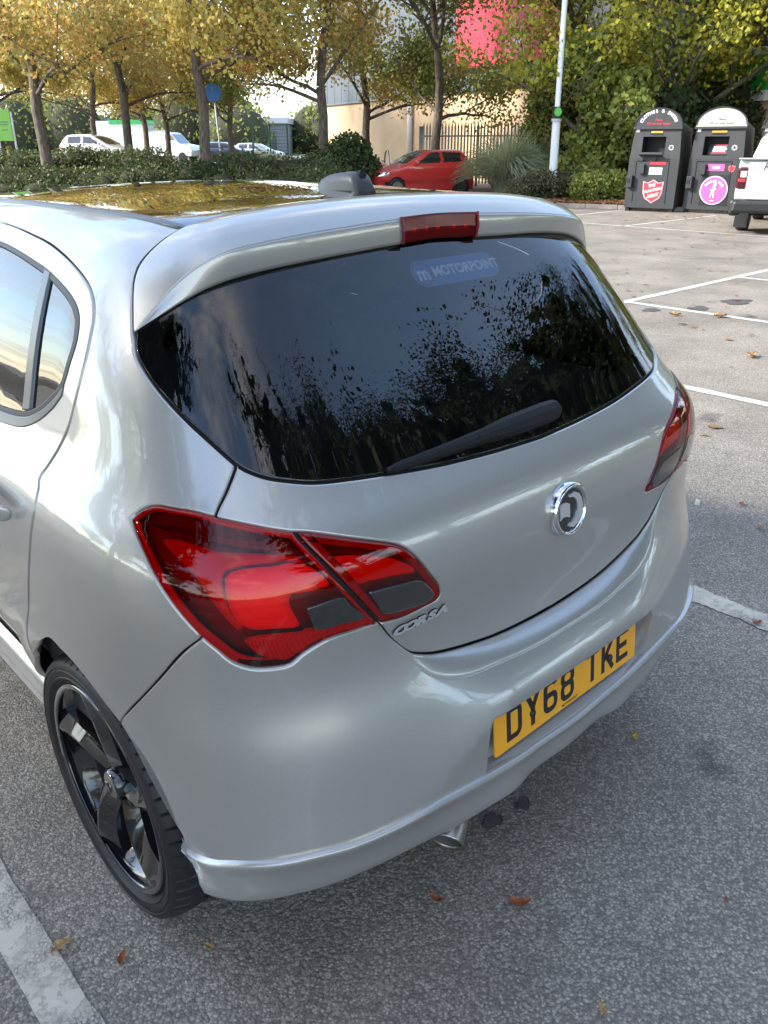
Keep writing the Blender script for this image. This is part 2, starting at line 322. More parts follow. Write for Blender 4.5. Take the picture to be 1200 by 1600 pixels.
def F_bumper(p):
    x,y,z=np.abs(p[...,0]),p[...,1],p[...,2]
    s=sstep(.22,.66,x)
    d=.089*(1-sstep(.04,.47,y))*(1-ease(.605-.22*s,.745+.145*s,z+.5*np.maximum(y-.2,0)))*(1-.26*sstep(.44,.33,z))
    return F_body(p)-d
def F_spoiler(p):
    x,y=np.abs(p[...,0]),p[...,1]
    return F_body(p)-.042*(1-sstep(.50,.67,x))*(1-sstep(.42,.62,y))
# outlines of the panels in car coordinates (left half; the right half is mirrored)
CURVES = {
 'lamp_outer': [(-0.778, 0.344, 1.05), (-0.769, 0.34, 1.059), (-0.758, 0.328, 1.069), (-0.747, 0.31, 1.075), (-0.733, 0.281, 1.075), (-0.717, 0.255, 1.074), (-0.7, 0.229, 1.069), (-0.694, 0.22, 1.066), (-0.667, 0.19, 1.058), (-0.629, 0.16, 1.046), (-0.608, 0.146, 1.04)],
 'lamp_left': [(-0.778, 0.344, 1.05), (-0.784, 0.322, 1.035), (-0.789, 0.296, 1.019), (-0.792, 0.263, 0.993), (-0.789, 0.231, 0.962), (-0.779, 0.204, 0.929), (-0.764, 0.182, 0.897)],
 'lamp_bottom': [(-0.764, 0.182, 0.897), (-0.747, 0.167, 0.874), (-0.731, 0.155, 0.852), (-0.712, 0.143, 0.839), (-0.695, 0.133, 0.833), (-0.663, 0.117, 0.83), (-0.649, 0.11, 0.832), (-0.633, 0.101, 0.846), (-0.615, 0.094, 0.855), (-0.588, 0.086, 0.863), (-0.558, 0.08, 0.863), (-0.512, 0.073, 0.86), (-0.493, 0.071, 0.857)],
 'seam': [(-0.605, 0.145, 1.04), (-0.586, 0.106, 0.999), (-0.555, 0.081, 0.948), (-0.52, 0.071, 0.896), (-0.492, 0.071, 0.856)],
 'lens_in': [(-0.603, 0.144, 1.04), (-0.581, 0.133, 1.035), (-0.547, 0.116, 1.024), (-0.504, 0.098, 1.009), (-0.466, 0.086, 0.995), (-0.443, 0.08, 0.985), (-0.423, 0.073, 0.971), (-0.4, 0.065, 0.944), (-0.376, 0.059, 0.908), (-0.357, 0.059, 0.882), (-0.351, 0.06, 0.863), (-0.356, 0.062, 0.852), (-0.385, 0.064, 0.849), (-0.438, 0.067, 0.847), (-0.478, 0.07, 0.853), (-0.489, 0.071, 0.856)],
 'gate_gap': [(-0.638, 0.244, 1.13), (-0.668, 0.233, 1.097), (-0.685, 0.229, 1.08), (-0.696, 0.225, 1.068)],
 'gate_bottom': [(-0.492, 0.071, 0.855), (-0.461, 0.074, 0.808), (-0.437, 0.075, 0.779), (-0.414, 0.074, 0.758), (-0.391, 0.071, 0.746), (-0.36, 0.069, 0.734), (-0.316, 0.065, 0.723), (-0.25, 0.06, 0.711), (-0.191, 0.058, 0.703), (-0.112, 0.055, 0.697), (-0.004, 0.054, 0.694)],
 'rim': [(-0.492, 0.071, 0.855), (-0.465, 0.069, 0.804), (-0.422, 0.063, 0.754), (-0.409, 0.054, 0.734), (-0.39, 0.044, 0.715), (-0.372, 0.037, 0.703), (-0.34, 0.028, 0.691), (-0.295, 0.02, 0.682), (-0.236, 0.014, 0.679), (-0.144, 0.007, 0.673), (-0.073, 0.004, 0.671), (0.0, 0.003, 0.671)],
 'glass_side': [(-0.663, 0.48, 1.311), (-0.673, 0.472, 1.293), (-0.68, 0.455, 1.275), (-0.682, 0.408, 1.242), (-0.675, 0.349, 1.205), (-0.658, 0.292, 1.167), (-0.639, 0.247, 1.133)],
 'glass_bottom': [(-0.639, 0.247, 1.133), (-0.628, 0.233, 1.123), (-0.606, 0.212, 1.111), (-0.576, 0.194, 1.102), (-0.535, 0.176, 1.093), (-0.471, 0.161, 1.086), (-0.388, 0.148, 1.078), (-0.337, 0.141, 1.073), (-0.262, 0.134, 1.067), (-0.154, 0.126, 1.062), (-0.09, 0.123, 1.06), (0.0, 0.121, 1.058)],
 'glass_top': [(-0.663, 0.48, 1.31), (-0.626, 0.45, 1.336), (-0.594, 0.439, 1.355), (-0.549, 0.431, 1.374), (-0.499, 0.423, 1.386), (-0.434, 0.416, 1.394), (-0.344, 0.413, 1.401), (-0.226, 0.417, 1.408), (-0.128, 0.421, 1.412), (-0.059, 0.423, 1.415), (-0.003, 0.425, 1.417)],
 'lip': [(-0.663, 0.48, 1.312), (-0.629, 0.46, 1.349), (-0.601, 0.456, 1.382), (-0.574, 0.442, 1.403), (-0.539, 0.428, 1.423), (-0.495, 0.419, 1.436), (-0.472, 0.414, 1.437), (-0.391, 0.412, 1.447), (-0.275, 0.414, 1.453), (-0.136, 0.421, 1.462), (-0.013, 0.422, 1.464)],
 'pillar_gap': [(-0.496, 0.548, 1.456), (-0.516, 0.55, 1.452), (-0.55, 0.549, 1.44), (-0.583, 0.549, 1.423), (-0.607, 0.55, 1.404), (-0.623, 0.54, 1.386), (-0.638, 0.523, 1.363), (-0.65, 0.506, 1.34), (-0.665, 0.485, 1.311)],
 'roof_side': [(-0.528, 1.379, 1.474), (-0.524, 1.19, 1.479), (-0.518, 1.03, 1.479), (-0.529, 0.856, 1.474), (-0.539, 0.703, 1.468), (-0.528, 0.605, 1.461), (-0.509, 0.552, 1.454), (-0.496, 0.548, 1.456)],
 'roof_gap': [(-0.496, 0.548, 1.456), (-0.386, 0.552, 1.472), (-0.28, 0.555, 1.481), (-0.181, 0.578, 1.489), (0.011, 0.593, 1.493), (0.059, 0.602, 1.494)],
 'door': [(-0.605, 1.183, 1.439), (-0.609, 1.082, 1.435), (-0.615, 0.983, 1.427), (-0.622, 0.888, 1.418), (-0.634, 0.792, 1.403), (-0.645, 0.717, 1.386), (-0.655, 0.662, 1.371), (-0.663, 0.626, 1.353), (-0.673, 0.604, 1.335), (-0.683, 0.591, 1.314), (-0.698, 0.582, 1.286), (-0.712, 0.577, 1.256), (-0.728, 0.58, 1.217), (-0.743, 0.588, 1.174), (-0.758, 0.597, 1.132), (-0.772, 0.614, 1.097), (-0.79, 0.633, 1.063), (-0.805, 0.643, 1.039), (-0.816, 0.629, 1.024), (-0.831, 0.622, 0.993), (-0.842, 0.629, 0.952), (-0.845, 0.656, 0.893), (-0.841, 0.717, 0.797), (-0.834, 0.772, 0.716), (-0.833, 0.812, 0.657), (-0.832, 0.83, 0.611), (-0.824, 0.842, 0.565)],
 'window': [(-0.633, 1.122, 1.403), (-0.638, 1.022, 1.396), (-0.645, 0.925, 1.385), (-0.652, 0.835, 1.373), (-0.664, 0.742, 1.355), (-0.673, 0.685, 1.339), (-0.681, 0.653, 1.324), (-0.69, 0.635, 1.306), (-0.705, 0.624, 1.275), (-0.72, 0.629, 1.24), (-0.735, 0.638, 1.201), (-0.743, 0.67, 1.172), (-0.753, 0.728, 1.136), (-0.762, 0.796, 1.111), (-0.767, 0.914, 1.098)],
 'divider_top': [(-0.652, 0.85, 1.373), (-0.654, 0.819, 1.37)],
 'divider_bot': [(-0.757, 0.809, 1.121), (-0.755, 0.773, 1.129)],
 'char': [(-0.813, 0.827, 1.021), (-0.807, 0.645, 1.036), (-0.799, 0.485, 1.047), (-0.78, 0.349, 1.049)],
 'bumper_gap': [(-0.763, 0.182, 0.896), (-0.779, 0.211, 0.866), (-0.786, 0.232, 0.842), (-0.796, 0.278, 0.787), (-0.808, 0.369, 0.687), (-0.815, 0.418, 0.633)],
 'arch_a': [(-0.829, 0.791, 0.61), (-0.834, 0.753, 0.644), (-0.837, 0.718, 0.669), (-0.838, 0.665, 0.698), (-0.837, 0.606, 0.696), (-0.835, 0.564, 0.69), (-0.831, 0.513, 0.671), (-0.824, 0.473, 0.643), (-0.815, 0.434, 0.612)],
 'arch_b': [(-0.815, 0.431, 0.613), (-0.803, 0.413, 0.557), (-0.797, 0.388, 0.506), (-0.793, 0.336, 0.456), (-0.798, 0.275, 0.442), (-0.797, 0.27, 0.426)],
 'skirt_line': [(-0.796, 0.277, 0.419), (-0.796, 0.256, 0.418), (-0.792, 0.234, 0.418), (-0.785, 0.192, 0.435), (-0.768, 0.142, 0.459), (-0.735, 0.094, 0.473), (-0.674, 0.05, 0.48), (-0.602, 0.02, 0.477), (-0.518, -0.004, 0.479), (-0.443, -0.018, 0.483), (-0.368, -0.022, 0.476), (-0.316, -0.024, 0.47), (-0.217, -0.028, 0.461), (-0.112, -0.03, 0.458), (0.017, -0.031, 0.453)],
 'skirt_bottom': [(-0.802, 0.265, 0.425), (-0.795, 0.232, 0.4), (-0.804, 0.201, 0.375), (-0.783, 0.18, 0.358), (-0.757, 0.146, 0.358), (-0.717, 0.113, 0.359), (-0.656, 0.08, 0.359), (-0.605, 0.059, 0.359), (-0.518, 0.035, 0.36), (-0.42, 0.015, 0.36), (-0.353, 0.001, 0.36), (-0.276, -0.009, 0.361), (-0.192, -0.017, 0.361), (-0.125, -0.007, 0.362), (0.004, -0.011, 0.362)],
 'handle': [(-0.836, 0.793, 0.966), (-0.834, 0.719, 0.979), (-0.84, 0.717, 0.95), (-0.841, 0.798, 0.928)],
 'text': [(-0.462, 0.071, 0.835), (-0.329, 0.065, 0.82)],
 'wiper': [(0.093, 0.149, 1.09), (-0.399, 0.152, 1.082)],
 'sticker': [(-0.117, 0.383, 1.37), (0.181, 0.392, 1.38), (0.145, 0.359, 1.342), (-0.106, 0.366, 1.35)],
}
LAMPS = {
 'dish': [(-0.727, 0.163, 0.988), (-0.716, 0.161, 0.998), (-0.688, 0.145, 1.002), (-0.653, 0.127, 1.0), (-0.632, 0.12, 1.001), (-0.609, 0.108, 0.993), (-0.594, 0.098, 0.98), (-0.581, 0.089, 0.962), (-0.578, 0.086, 0.951), (-0.597, 0.09, 0.951), (-0.621, 0.097, 0.953), (-0.638, 0.102, 0.954), (-0.647, 0.104, 0.945), (-0.646, 0.1, 0.926), (-0.639, 0.097, 0.907), (-0.635, 0.096, 0.892), (-0.656, 0.104, 0.892), (-0.675, 0.112, 0.896), (-0.705, 0.128, 0.9), (-0.721, 0.139, 0.913), (-0.73, 0.148, 0.937), (-0.732, 0.156, 0.965)],
 'band': [(-0.769, 0.273, 1.033), (-0.756, 0.253, 1.036), (-0.738, 0.219, 1.032), (-0.718, 0.189, 1.025), (-0.669, 0.149, 1.019), (-0.618, 0.121, 1.009), (-0.617, 0.117, 1.005), (-0.611, 0.111, 0.997), (-0.639, 0.125, 1.005), (-0.654, 0.131, 1.005), (-0.697, 0.154, 1.006), (-0.72, 0.166, 1.001), (-0.731, 0.167, 0.989), (-0.735, 0.158, 0.961), (-0.731, 0.148, 0.929), (-0.717, 0.136, 0.902), (-0.726, 0.143, 0.905), (-0.744, 0.161, 0.938), (-0.755, 0.183, 0.972), (-0.759, 0.2, 0.991), (-0.766, 0.232, 1.012), (-0.77, 0.26, 1.025)],
 'box': [(-0.624, 0.094, 0.932), (-0.563, 0.08, 0.933), (-0.553, 0.076, 0.918), (-0.525, 0.072, 0.883), (-0.569, 0.079, 0.886), (-0.61, 0.089, 0.888), (-0.619, 0.091, 0.907)],
 'strip': [(-0.716, 0.137, 0.885), (-0.697, 0.124, 0.889), (-0.666, 0.108, 0.887), (-0.629, 0.095, 0.882), (-0.629, 0.095, 0.886), (-0.58, 0.082, 0.877), (-0.519, 0.073, 0.868), (-0.5, 0.072, 0.858), (-0.559, 0.08, 0.864), (-0.59, 0.086, 0.865), (-0.617, 0.094, 0.858), (-0.635, 0.102, 0.848), (-0.652, 0.111, 0.835), (-0.659, 0.113, 0.836), (-0.68, 0.122, 0.844), (-0.699, 0.13, 0.858), (-0.709, 0.134, 0.873)],
 'bar': [(-0.773, 0.325, 1.05), (-0.754, 0.283, 1.053), (-0.712, 0.212, 1.047), (-0.669, 0.169, 1.038), (-0.621, 0.14, 1.03), (-0.617, 0.122, 1.01), (-0.627, 0.125, 1.011), (-0.665, 0.154, 1.025), (-0.699, 0.181, 1.032), (-0.724, 0.213, 1.039), (-0.742, 0.247, 1.046), (-0.763, 0.289, 1.047)],
 'in_red': [(-0.562, 0.099, 0.995), (-0.537, 0.092, 0.991), (-0.498, 0.082, 0.98), (-0.462, 0.074, 0.966), (-0.438, 0.069, 0.952), (-0.418, 0.065, 0.938), (-0.408, 0.062, 0.924), (-0.462, 0.067, 0.933), (-0.507, 0.072, 0.939), (-0.53, 0.076, 0.942), (-0.549, 0.087, 0.973)],
 'in_box': [(-0.514, 0.071, 0.927), (-0.483, 0.068, 0.924), (-0.442, 0.064, 0.919), (-0.41, 0.062, 0.914), (-0.389, 0.06, 0.897), (-0.37, 0.061, 0.869), (-0.387, 0.063, 0.859), (-0.433, 0.065, 0.864), (-0.481, 0.068, 0.874), (-0.501, 0.068, 0.903)],
 'in_bar': [(-0.583, 0.121, 1.021), (-0.551, 0.111, 1.016), (-0.514, 0.096, 1.003), (-0.475, 0.084, 0.988), (-0.439, 0.075, 0.973), (-0.431, 0.072, 0.966), (-0.453, 0.076, 0.973), (-0.496, 0.085, 0.986), (-0.535, 0.095, 0.997), (-0.563, 0.102, 1.0), (-0.576, 0.11, 1.008)],
}
# ------------------------------------------------------------------ panel builder: outline curves -> triangulated sheet on the body surface with rolled edges
def crom(P, n=8):
    P = np.asarray(P, float)
    if len(P) < 3: t = np.linspace(0, 1, n+1)[:, None]; return P[0]*(1-t)+P[-1]*t
    out = []
    for i in range(len(P)-1):
        a, b, c, d = P[max(i-1, 0)], P[i], P[i+1], P[min(i+2, len(P)-1)]
        d1, d2 = np.linalg.norm(c-b)+1e-9, 0
        m1 = (c-a)/max(np.linalg.norm(b-a)+d1, 1e-9)*d1 if i > 0 else (c-b)
        m2 = (d-b)/max(np.linalg.norm(d-c)+d1, 1e-9)*d1 if i < len(P)-2 else (c-b)
        t = np.arange(n)[:, None]/n
        out.append(b*(2*t**3-3*t**2+1)+m1*(t**3-2*t**2+t)+c*(-2*t**3+3*t**2)+m2*(t**3-t**2))
    out.append(P[-1:]); return np.concatenate(out)
def arc_resample(P, step=None, n=None):
    P = np.asarray(P, float); s = np.concatenate([[0], np.cumsum(np.linalg.norm(np.diff(P, axis=0), axis=1))])
    n = n or max(2, int(round(s[-1]/step))+1); q = np.linspace(0, s[-1], n)
    return np.stack([np.interp(q, s, P[:, k]) for k in range(P.shape[1])], 1)
mir = lambda P: np.asarray(P, float)*[-1, 1, 1]
rev = lambda P: np.asarray(P, float)[::-1]
C3 = {k: np.array(v, float) for k, v in CURVES.items()}
def smooth(k, w=1):
    P = C3[k].copy()
    for _ in range(w):
        Q = P.copy(); Q[1:-1] = .25*P[:-2]+.5*P[1:-1]+.25*P[2:]; P = Q
    return P
def grad(F, p, h=5e-4):
    g = np.empty(p.shape)
    for i in range(3):
        e = np.zeros(3); e[i] = h; g[:, i] = F(p+e)-F(p-e)
    return g/np.maximum(np.linalg.norm(g, axis=1, keepdims=True), 1e-12)
class Chart:
    def __init__(s, C, axis):
        s.C = np.array(C, float); a = np.array(axis, float); s.a = a/np.linalg.norm(a)
        u = np.array([0, 0, 1.]) if abs(s.a[2]) < .9 else np.array([0, 1., 0])
        s.e1 = np.cross(u, s.a); s.e1 /= np.linalg.norm(s.e1); s.e2 = np.cross(s.a, s.e1)
    def to2(s, P):
        d = np.asarray(P, float)-s.C; d /= np.linalg.norm(d, axis=1, keepdims=True)
        th = np.arccos(np.clip(d@s.a, -1, 1)); v = np.stack([d@s.e1, d@s.e2], 1); n = np.linalg.norm(v, axis=1, keepdims=True)
        return v/np.maximum(n, 1e-9)*th[:, None]
    def to3(s, q, F, off=0.0):
        th = np.linalg.norm(q, axis=1, keepdims=True); d = s.a*np.cos(th)+(q[:, :1]*s.e1+q[:, 1:]*s.e2)*np.sinc(th/np.pi)
        ts = np.linspace(.08, 3.2, 110); lo = np.full(len(q), ts[0]); hi = np.full(len(q), np.nan)
        for t in ts[1:]:
            v = F(s.C+d*t)-off; open_ = np.isnan(hi); hi[open_ & (v >= 0)] = t; lo[open_ & (v < 0)] = t
        hi = np.where(np.isnan(hi), 3.2, hi)
        for _ in range(24):
            m = (lo+hi)/2; v = F(s.C+d*m[:, None])-off; lo = np.where(v < 0, m, lo); hi = np.where(v < 0, hi, m)
        return s.C+d*hi[:, None]
def inpoly(q, poly):
    x, y = q[:, 0], q[:, 1]; r = np.zeros(len(q), bool); n = len(poly); j = n-1
    for i in range(n):
        xi, yi = poly[i]; xj, yj = poly[j]
        if yi != yj:
            c = ((yi > y) != (yj > y)) & (x < (xj-xi)*(y-yi)/(yj-yi)+xi); r ^= c
        j = i
    return r
def distpoly(q, poly):
    d = np.full(len(q), 1e9)
    A = poly; B = np.roll(poly, -1, 0)
    for a, b in zip(A, B):
        ab = b-a; t = np.clip(((q-a)@ab)/max(ab@ab, 1e-14), 0, 1); d = np.minimum(d, np.linalg.norm(q-a-t[:, None]*ab, axis=1))
    return d
def area2(p): return .5*np.sum(p[:, 0]*np.roll(p[:, 1], -1)-np.roll(p[:, 0], -1)*p[:, 1])
def offset_in(p, d):
    """move a CCW loop inwards by d (scalar or per vertex)"""
    d = np.broadcast_to(d, len(p)); a = p-np.roll(p, 1, 0); b = np.roll(p, -1, 0)-p
    a /= np.maximum(np.linalg.norm(a, axis=1, keepdims=True), 1e-12); b /= np.maximum(np.linalg.norm(b, axis=1, keepdims=True), 1e-12)
    na = np.stack([-a[:, 1], a[:, 0]], 1); nb = np.stack([-b[:, 1], b[:, 0]], 1); m = na+nb
    m /= np.maximum(np.linalg.norm(m, axis=1, keepdims=True), 1e-9); c = np.maximum((m*na).sum(1), .45)
    return p+m*(d/c)[:, None]
def loop_from(chart, segs, step):
    """segs: list of (points, gap); returns CCW loop in the chart and gap per vertex"""
    L, G = [], []
    for s in segs:
        P, g = s if isinstance(s, tuple) else (s, None)
        q = arc_resample(chart.to2(crom(P, 10)), step)
        L.append(q); G.append(np.full(len(q), np.nan if g is None else g))
    L = np.concatenate(L); G = np.concatenate(G)
    keep = np.linalg.norm(L-np.roll(L, 1, 0), axis=1) > step*.3; L, G = L[keep], G[keep]
    if area2(L) < 0: L, G = L[::-1], G[::-1]
    return L.copy(), G.copy()
def panel(name, segs, F, mat, parent, chart, h=.020, gap=.0022, off=0.0, roll=.0012, edge=.0026, flange=.012, holes=(), ring=0.0, gap_fill=True, flip=False, relief=None):
    rho = .85
    L, G = loop_from(chart, segs, h*.45/rho)
    G = np.where(np.isnan(G), gap, G)
    out = offset_in(L, G/rho); r1 = offset_in(L, (G+edge)/rho)
    hl = []
    for hs in holes:
        q, _ = loop_from(chart, hs, h*.45/rho); hl.append(q)
    if ring: hl.append(offset_in(L, ring/rho))
    hh = h/rho; mn, mxx = L.min(0), L.max(0)
    gx, gy = np.meshgrid(np.arange(mn[0], mxx[0], hh), np.arange(mn[1], mxx[1], hh*.866)); gx[1::2] += hh/2
    g = np.stack([gx.ravel(), gy.ravel()], 1); g = g[inpoly(g, r1)]
    if len(g): g = g[distpoly(g, r1) > hh*.5]
    for q in hl:
        if len(g): g = g[~inpoly(g, q)]
        if len(g): g = g[distpoly(g, q) > hh*.5]
    hl2 = [offset_in(q if area2(q) > 0 else q[::-1], -edge/rho) for q in hl]
    if len(g):
        for q in hl2: g = g[distpoly(g, q) > hh*.35]; g = g[~inpoly(g, q)]
    loops = [out, r1]+hl+hl2; V = []; E = []
    for q in loops:
        n0 = len(V); V += q.tolist(); E += [(n0+i, n0+(i+1) % len(q)) for i in range(len(q))]
    V += g.tolist()
    co, ed, fa, ov, oe, of = delaunay_2d_cdt([Vector(v) for v in V], E, [], 0, 1e-7)
    P2 = np.array([tuple(c) for c in co]); T = np.array([tuple(f) for f in fa if len(f) == 3])
    cen = P2[T].mean(1); k = inpoly(cen, out)
    for q in hl: k &= ~inpoly(cen, q)
    T = T[k]
    P3 = chart.to3(P2, F, off); N = grad(F, P3)
    if relief is not None:
        P3, N = relief(P3, N)
    src = [None]*len(P2)
    for i, o in enumerate(ov):
        if o: src[i] = o[0]
    inv = {}
    for i, s_ in enumerate(src):
        if s_ is not None: inv[s_] = i
    # winding
    fn = np.cross(P3[T[:, 1]]-P3[T[:, 0]], P3[T[:, 2]]-P3[T[:, 0]]); k = (fn*N[T[:, 0]]).sum(1)
    T = np.where((k < 0)[:, None], T[:, ::-1], T)
    V3 = P3.copy(); NN = N.copy(); F_ = [tuple(t) for t in T]; V3 = V3.tolist(); NN = NN.tolist(); SV, SF = [], []
    base = 0
    for li, q in enumerate(loops):
        n = len(q); ids = [inv.get(base+i) for i in range(n)]; base += n
        if li == 1 or li >= 2+len(hl) or any(i is None for i in ids): continue
        p = P3[ids]; nn = N[ids]
        if li == 0:
            inner = np.array([P3[inv.get(n+i, ids[i])] for i in range(n)]) if len(r1) == n else p
            o = p-inner; 
            bad = np.linalg.norm(o, axis=1) < 1e-6
            tng = np.roll(p, -1, 0)-np.roll(p, 1, 0); tn = np.cross(tng, nn); tn /= np.maximum(np.linalg.norm(tn, axis=1, keepdims=True), 1e-9)
            o /= np.maximum(np.linalg.norm(o, axis=1, keepdims=True), 1e-9); sg = np.sign((o*tn).sum(1)); sg = 1 if np.nansum(sg) >= 0 else -1
            o = tn*sg
        else:
            tng = np.roll(p, -1, 0)-np.roll(p, 1, 0); o = np.cross(tng, nn); o /= np.maximum(np.linalg.norm(o, axis=1, keepdims=True), 1e-9)
            cc = p.mean(0); o *= (1 if np.sum(o*(cc-p)) > 0 else -1)
        lowp = p-nn*roll if li == 0 else p
        for j, i in enumerate(ids):
            V3[i] = lowp[j].tolist(); m = nn[j]+o[j]*.9; NN[i] = (m/np.linalg.norm(m)).tolist()
        n0 = len(V3); V3 += (lowp-nn*flange).tolist(); NN += (o*.95+nn*.1).tolist()
        for j in range(n):
            j2 = (j+1) % n; f = (ids[j], ids[j2], n0+j2, n0+j)
            x = np.cross(np.array(V3[f[1]])-V3[f[0]], np.array(V3[f[3]])-V3[f[0]])
            F_.append(f if np.dot(x, o[j]) > 0 else f[::-1])
        if gap_fill and li == 0:
            s0 = len(SV); SV += (lowp-nn*(flange*.85)-o*.004).tolist()+(lowp-nn*(flange*.95)+o*np.where(G > 0, .010, -.003)[:, None]).tolist()
            SF += [(s0+j, s0+(j+1) % n, s0+n+(j+1) % n, s0+n+j) for j in range(n)]
    ob = mesh(name, V3, F_, mat, parent, True, NN)
    if gap_fill and SV: GAP_FILL.add(SV, SF)
    return ob
GAP_FILL = MB()  # black strips put in behind the panel gaps to keep them dark
def loft(name, rows, mat, parent, n=60, smooth=True, flip=False):
    R = [arc_resample(crom(r, 8), n=n) for r in rows]; V = np.concatenate(R); Fc = []
    for i in range(len(R)-1):
        for j in range(n-1):
            f = (i*n+j, i*n+j+1, (i+1)*n+j+1, (i+1)*n+j); Fc.append(f[::-1] if flip else f)
    return mesh(name, V, Fc, mat, parent, smooth)
def both(P):  # left half ending on the centre line -> full width curve
    P = np.asarray(P, float).copy(); P[-1, 0] = 0
    return np.concatenate([P, mir(P)[::-1][1:]])
def text_mesh(body, size, ext=.001, bold=0.0, shear=0.0, align='CENTER', space=1.0):
    cu = bpy.data.curves.new('lettering', 'FONT'); cu.body = body; cu.size = size; cu.extrude = ext; cu.offset = bold; cu.shear = shear
    cu.align_x = align; cu.align_y = 'CENTER'; cu.space_character = space; cu.resolution_u = 3
    o = bpy.data.objects.new('lettering', cu); COL.objects.link(o); dg = bpy.context.evaluated_depsgraph_get(); dg.update()
    me = o.evaluated_get(dg).to_mesh(); V = [tuple(v.co) for v in me.vertices]; Fc = [tuple(p.vertices) for p in me.polygons]
    o.evaluated_get(dg).to_mesh_clear(); bpy.data.objects.remove(o); bpy.data.curves.remove(cu)
    return V, Fc
def frame(o, xd, yd):
    x = Vector(xd).normalized(); y = Vector(yd); y = (y-x*y.dot(x)).normalized(); z = x.cross(y)
    return Matrix(((x.x, y.x, z.x, o[0]), (x.y, y.y, z.y, o[1]), (x.z, y.z, z.z, o[2]), (0, 0, 0, 1)))
def put(VF, M): return [tuple(M @ Vector(v)) for v in VF[0]], VF[1]
def stroke(pts, w, closed=False, n=1):
    """flat ribbon along a polyline, mitred"""
    P = np.array(pts, float); N = len(P); V = []; Fc = []
    for i in range(N):
        a = P[i]-P[i-1] if (i > 0 or closed) else P[1]-P[0]; b = P[(i+1) % N]-P[i] if (i < N-1 or closed) else P[-1]-P[-2]
        a = a/np.linalg.norm(a); b = b/np.linalg.norm(b); na = np.array([-a[1], a[0]]); nb = np.array([-b[1], b[0]]); m = na+nb; m /= max(np.linalg.norm(m), 1e-6)
        k = w/2/max(m@na, .5); V += [tuple(P[i]+m*k)+(0,), tuple(P[i]-m*k)+(0,)]
    for i in range(N if closed else N-1):
        j = (i+1) % N; Fc.append((2*i+1, 2*j+1, 2*j, 2*i))
    return V, Fc

# ------------------------------------------------------------------ the silver hatchback
car = tag(empty('hatchback_car'), 'silver five-door hatchback seen from behind, with black roof and black alloy wheels', 'car')
S_ = MAT['silver']
REAR = Chart((0, 1.0, .85), (0, -1, .10)); LOWC = Chart((0, .95, .62), (0, -1, 0)); TOPC = Chart((0, 1.2, .80), (0, 0, 1))
QL = Chart((-.15, 1.0, .85), (-.85, -.45, .20)); QR = Chart((.15, 1.0, .85), (.85, -.45, .20))
DL = Chart((-.1, 1.2, .85), (-1, 0, 0)); DR = Chart((.1, 1.2, .85), (1, 0, 0))
F2L = Chart((-.1, 2.3, .75), (-1, .2, 0)); F2R = Chart((.1, 2.3, .75), (1, .2, 0)); NOSE = Chart((0, 2.9, .6), (0, 1, .35))
c = C3
# tailgate
Lh = [(c['gate_gap'], .0025), (c['lamp_outer'][7:], .002), (c['lens_in'], .0015), (c['gate_bottom'], .003)]
def mirror_segs(segs): return [((mir(s[0])[::-1], s[1]) if isinstance(s, tuple) else mir(s)[::-1]) for s in segs[::-1]]
gate = panel('tailgate', Lh+mirror_segs(Lh)+[(mir(c['glass_bottom']), .002), (c['glass_bottom'][::-1], .002)], F_body, S_, car, REAR, h=.018)
# bumper with the plate recess
RX, RZ0, RZ1 = .292, .462, .600
rec = [np.array([(-RX, -.02, RZ0), (-RX+.001, -.02, RZ1-.012), (-RX+.008, -.02, RZ1)]), np.array([(-RX+.008, -.02, RZ1), (RX-.008, -.02, RZ1)]), np.array([(RX-.008, -.02, RZ1), (RX-.001, -.02, RZ1-.012), (RX, -.02, RZ0)]), np.array([(RX, -.02, RZ0), (-RX, -.02, RZ0)])]
Lb = [(c['rim'][::-1], .0), (c['lamp_bottom'][::-1], .002), (c['bumper_gap'], .0018), (np.concatenate([c['arch_b']]), .0), (c['skirt_line'], -.004)]
bumper = panel('bumper', Lb+mirror_segs(Lb), F_bumper, S_, car, LOWC, h=.018, holes=[rec], flange=.014)
def recess_loop(y_of):
    q, _ = loop_from(LOWC, rec, .02); return LOWC.to3(q, F_bumper)
rl = recess_loop(0); inn = rl.copy(); inn = (inn-inn.mean(0))*[.985, 1, .93]+inn.mean(0)+np.array([0, 0, .004]); inn[:, 1] = .002+(inn[:, 2]-.478)*.17
n = len(rl); rv = np.concatenate([rl, inn, inn.mean(0)[None]])
mesh('plate_recess', rv, [(i, (i+1) % n, n+(i+1) % n, n+i) for i in range(n)]+[(n+i, n+(i+1) % n, 2*n) for i in range(n)], S_, bumper, False)
# ledge between bumper rim and tailgate
rim, gb = both(c['rim']), both(c['gate_bottom'])
R0, G0 = arc_resample(crom(rim, 8), n=90), arc_resample(crom(gb, 8), n=90)
R0 = LOWC.to3(LOWC.to2(R0), F_bumper); G0 = REAR.to3(REAR.to2(G0), F_body)
lerp = lambda t, dz: R0*(1-t)+G0*t+np.array([0, 0, dz])
k_ = np.clip(np.abs(np.linspace(-1, 1, 90)), 0, 1)[:, None]; fade = 1-np.clip((k_-.86)/.14, 0, 1)
rows_ = [R0-[0, 0, .004], R0+np.array([0, .0005, -.0008])]+[lerp(t, 0)+np.array([0, 0, .0075*math.sin(math.pi*min(1, t*1.0))**.7])*fade for t in np.linspace(.07, .95, 9)]+[G0+np.array([0, .006, -.008]), G0+np.array([0, .05, -.03])]
loft('bumper_ledge', rows_, S_, bumper, n=90, flip=True)
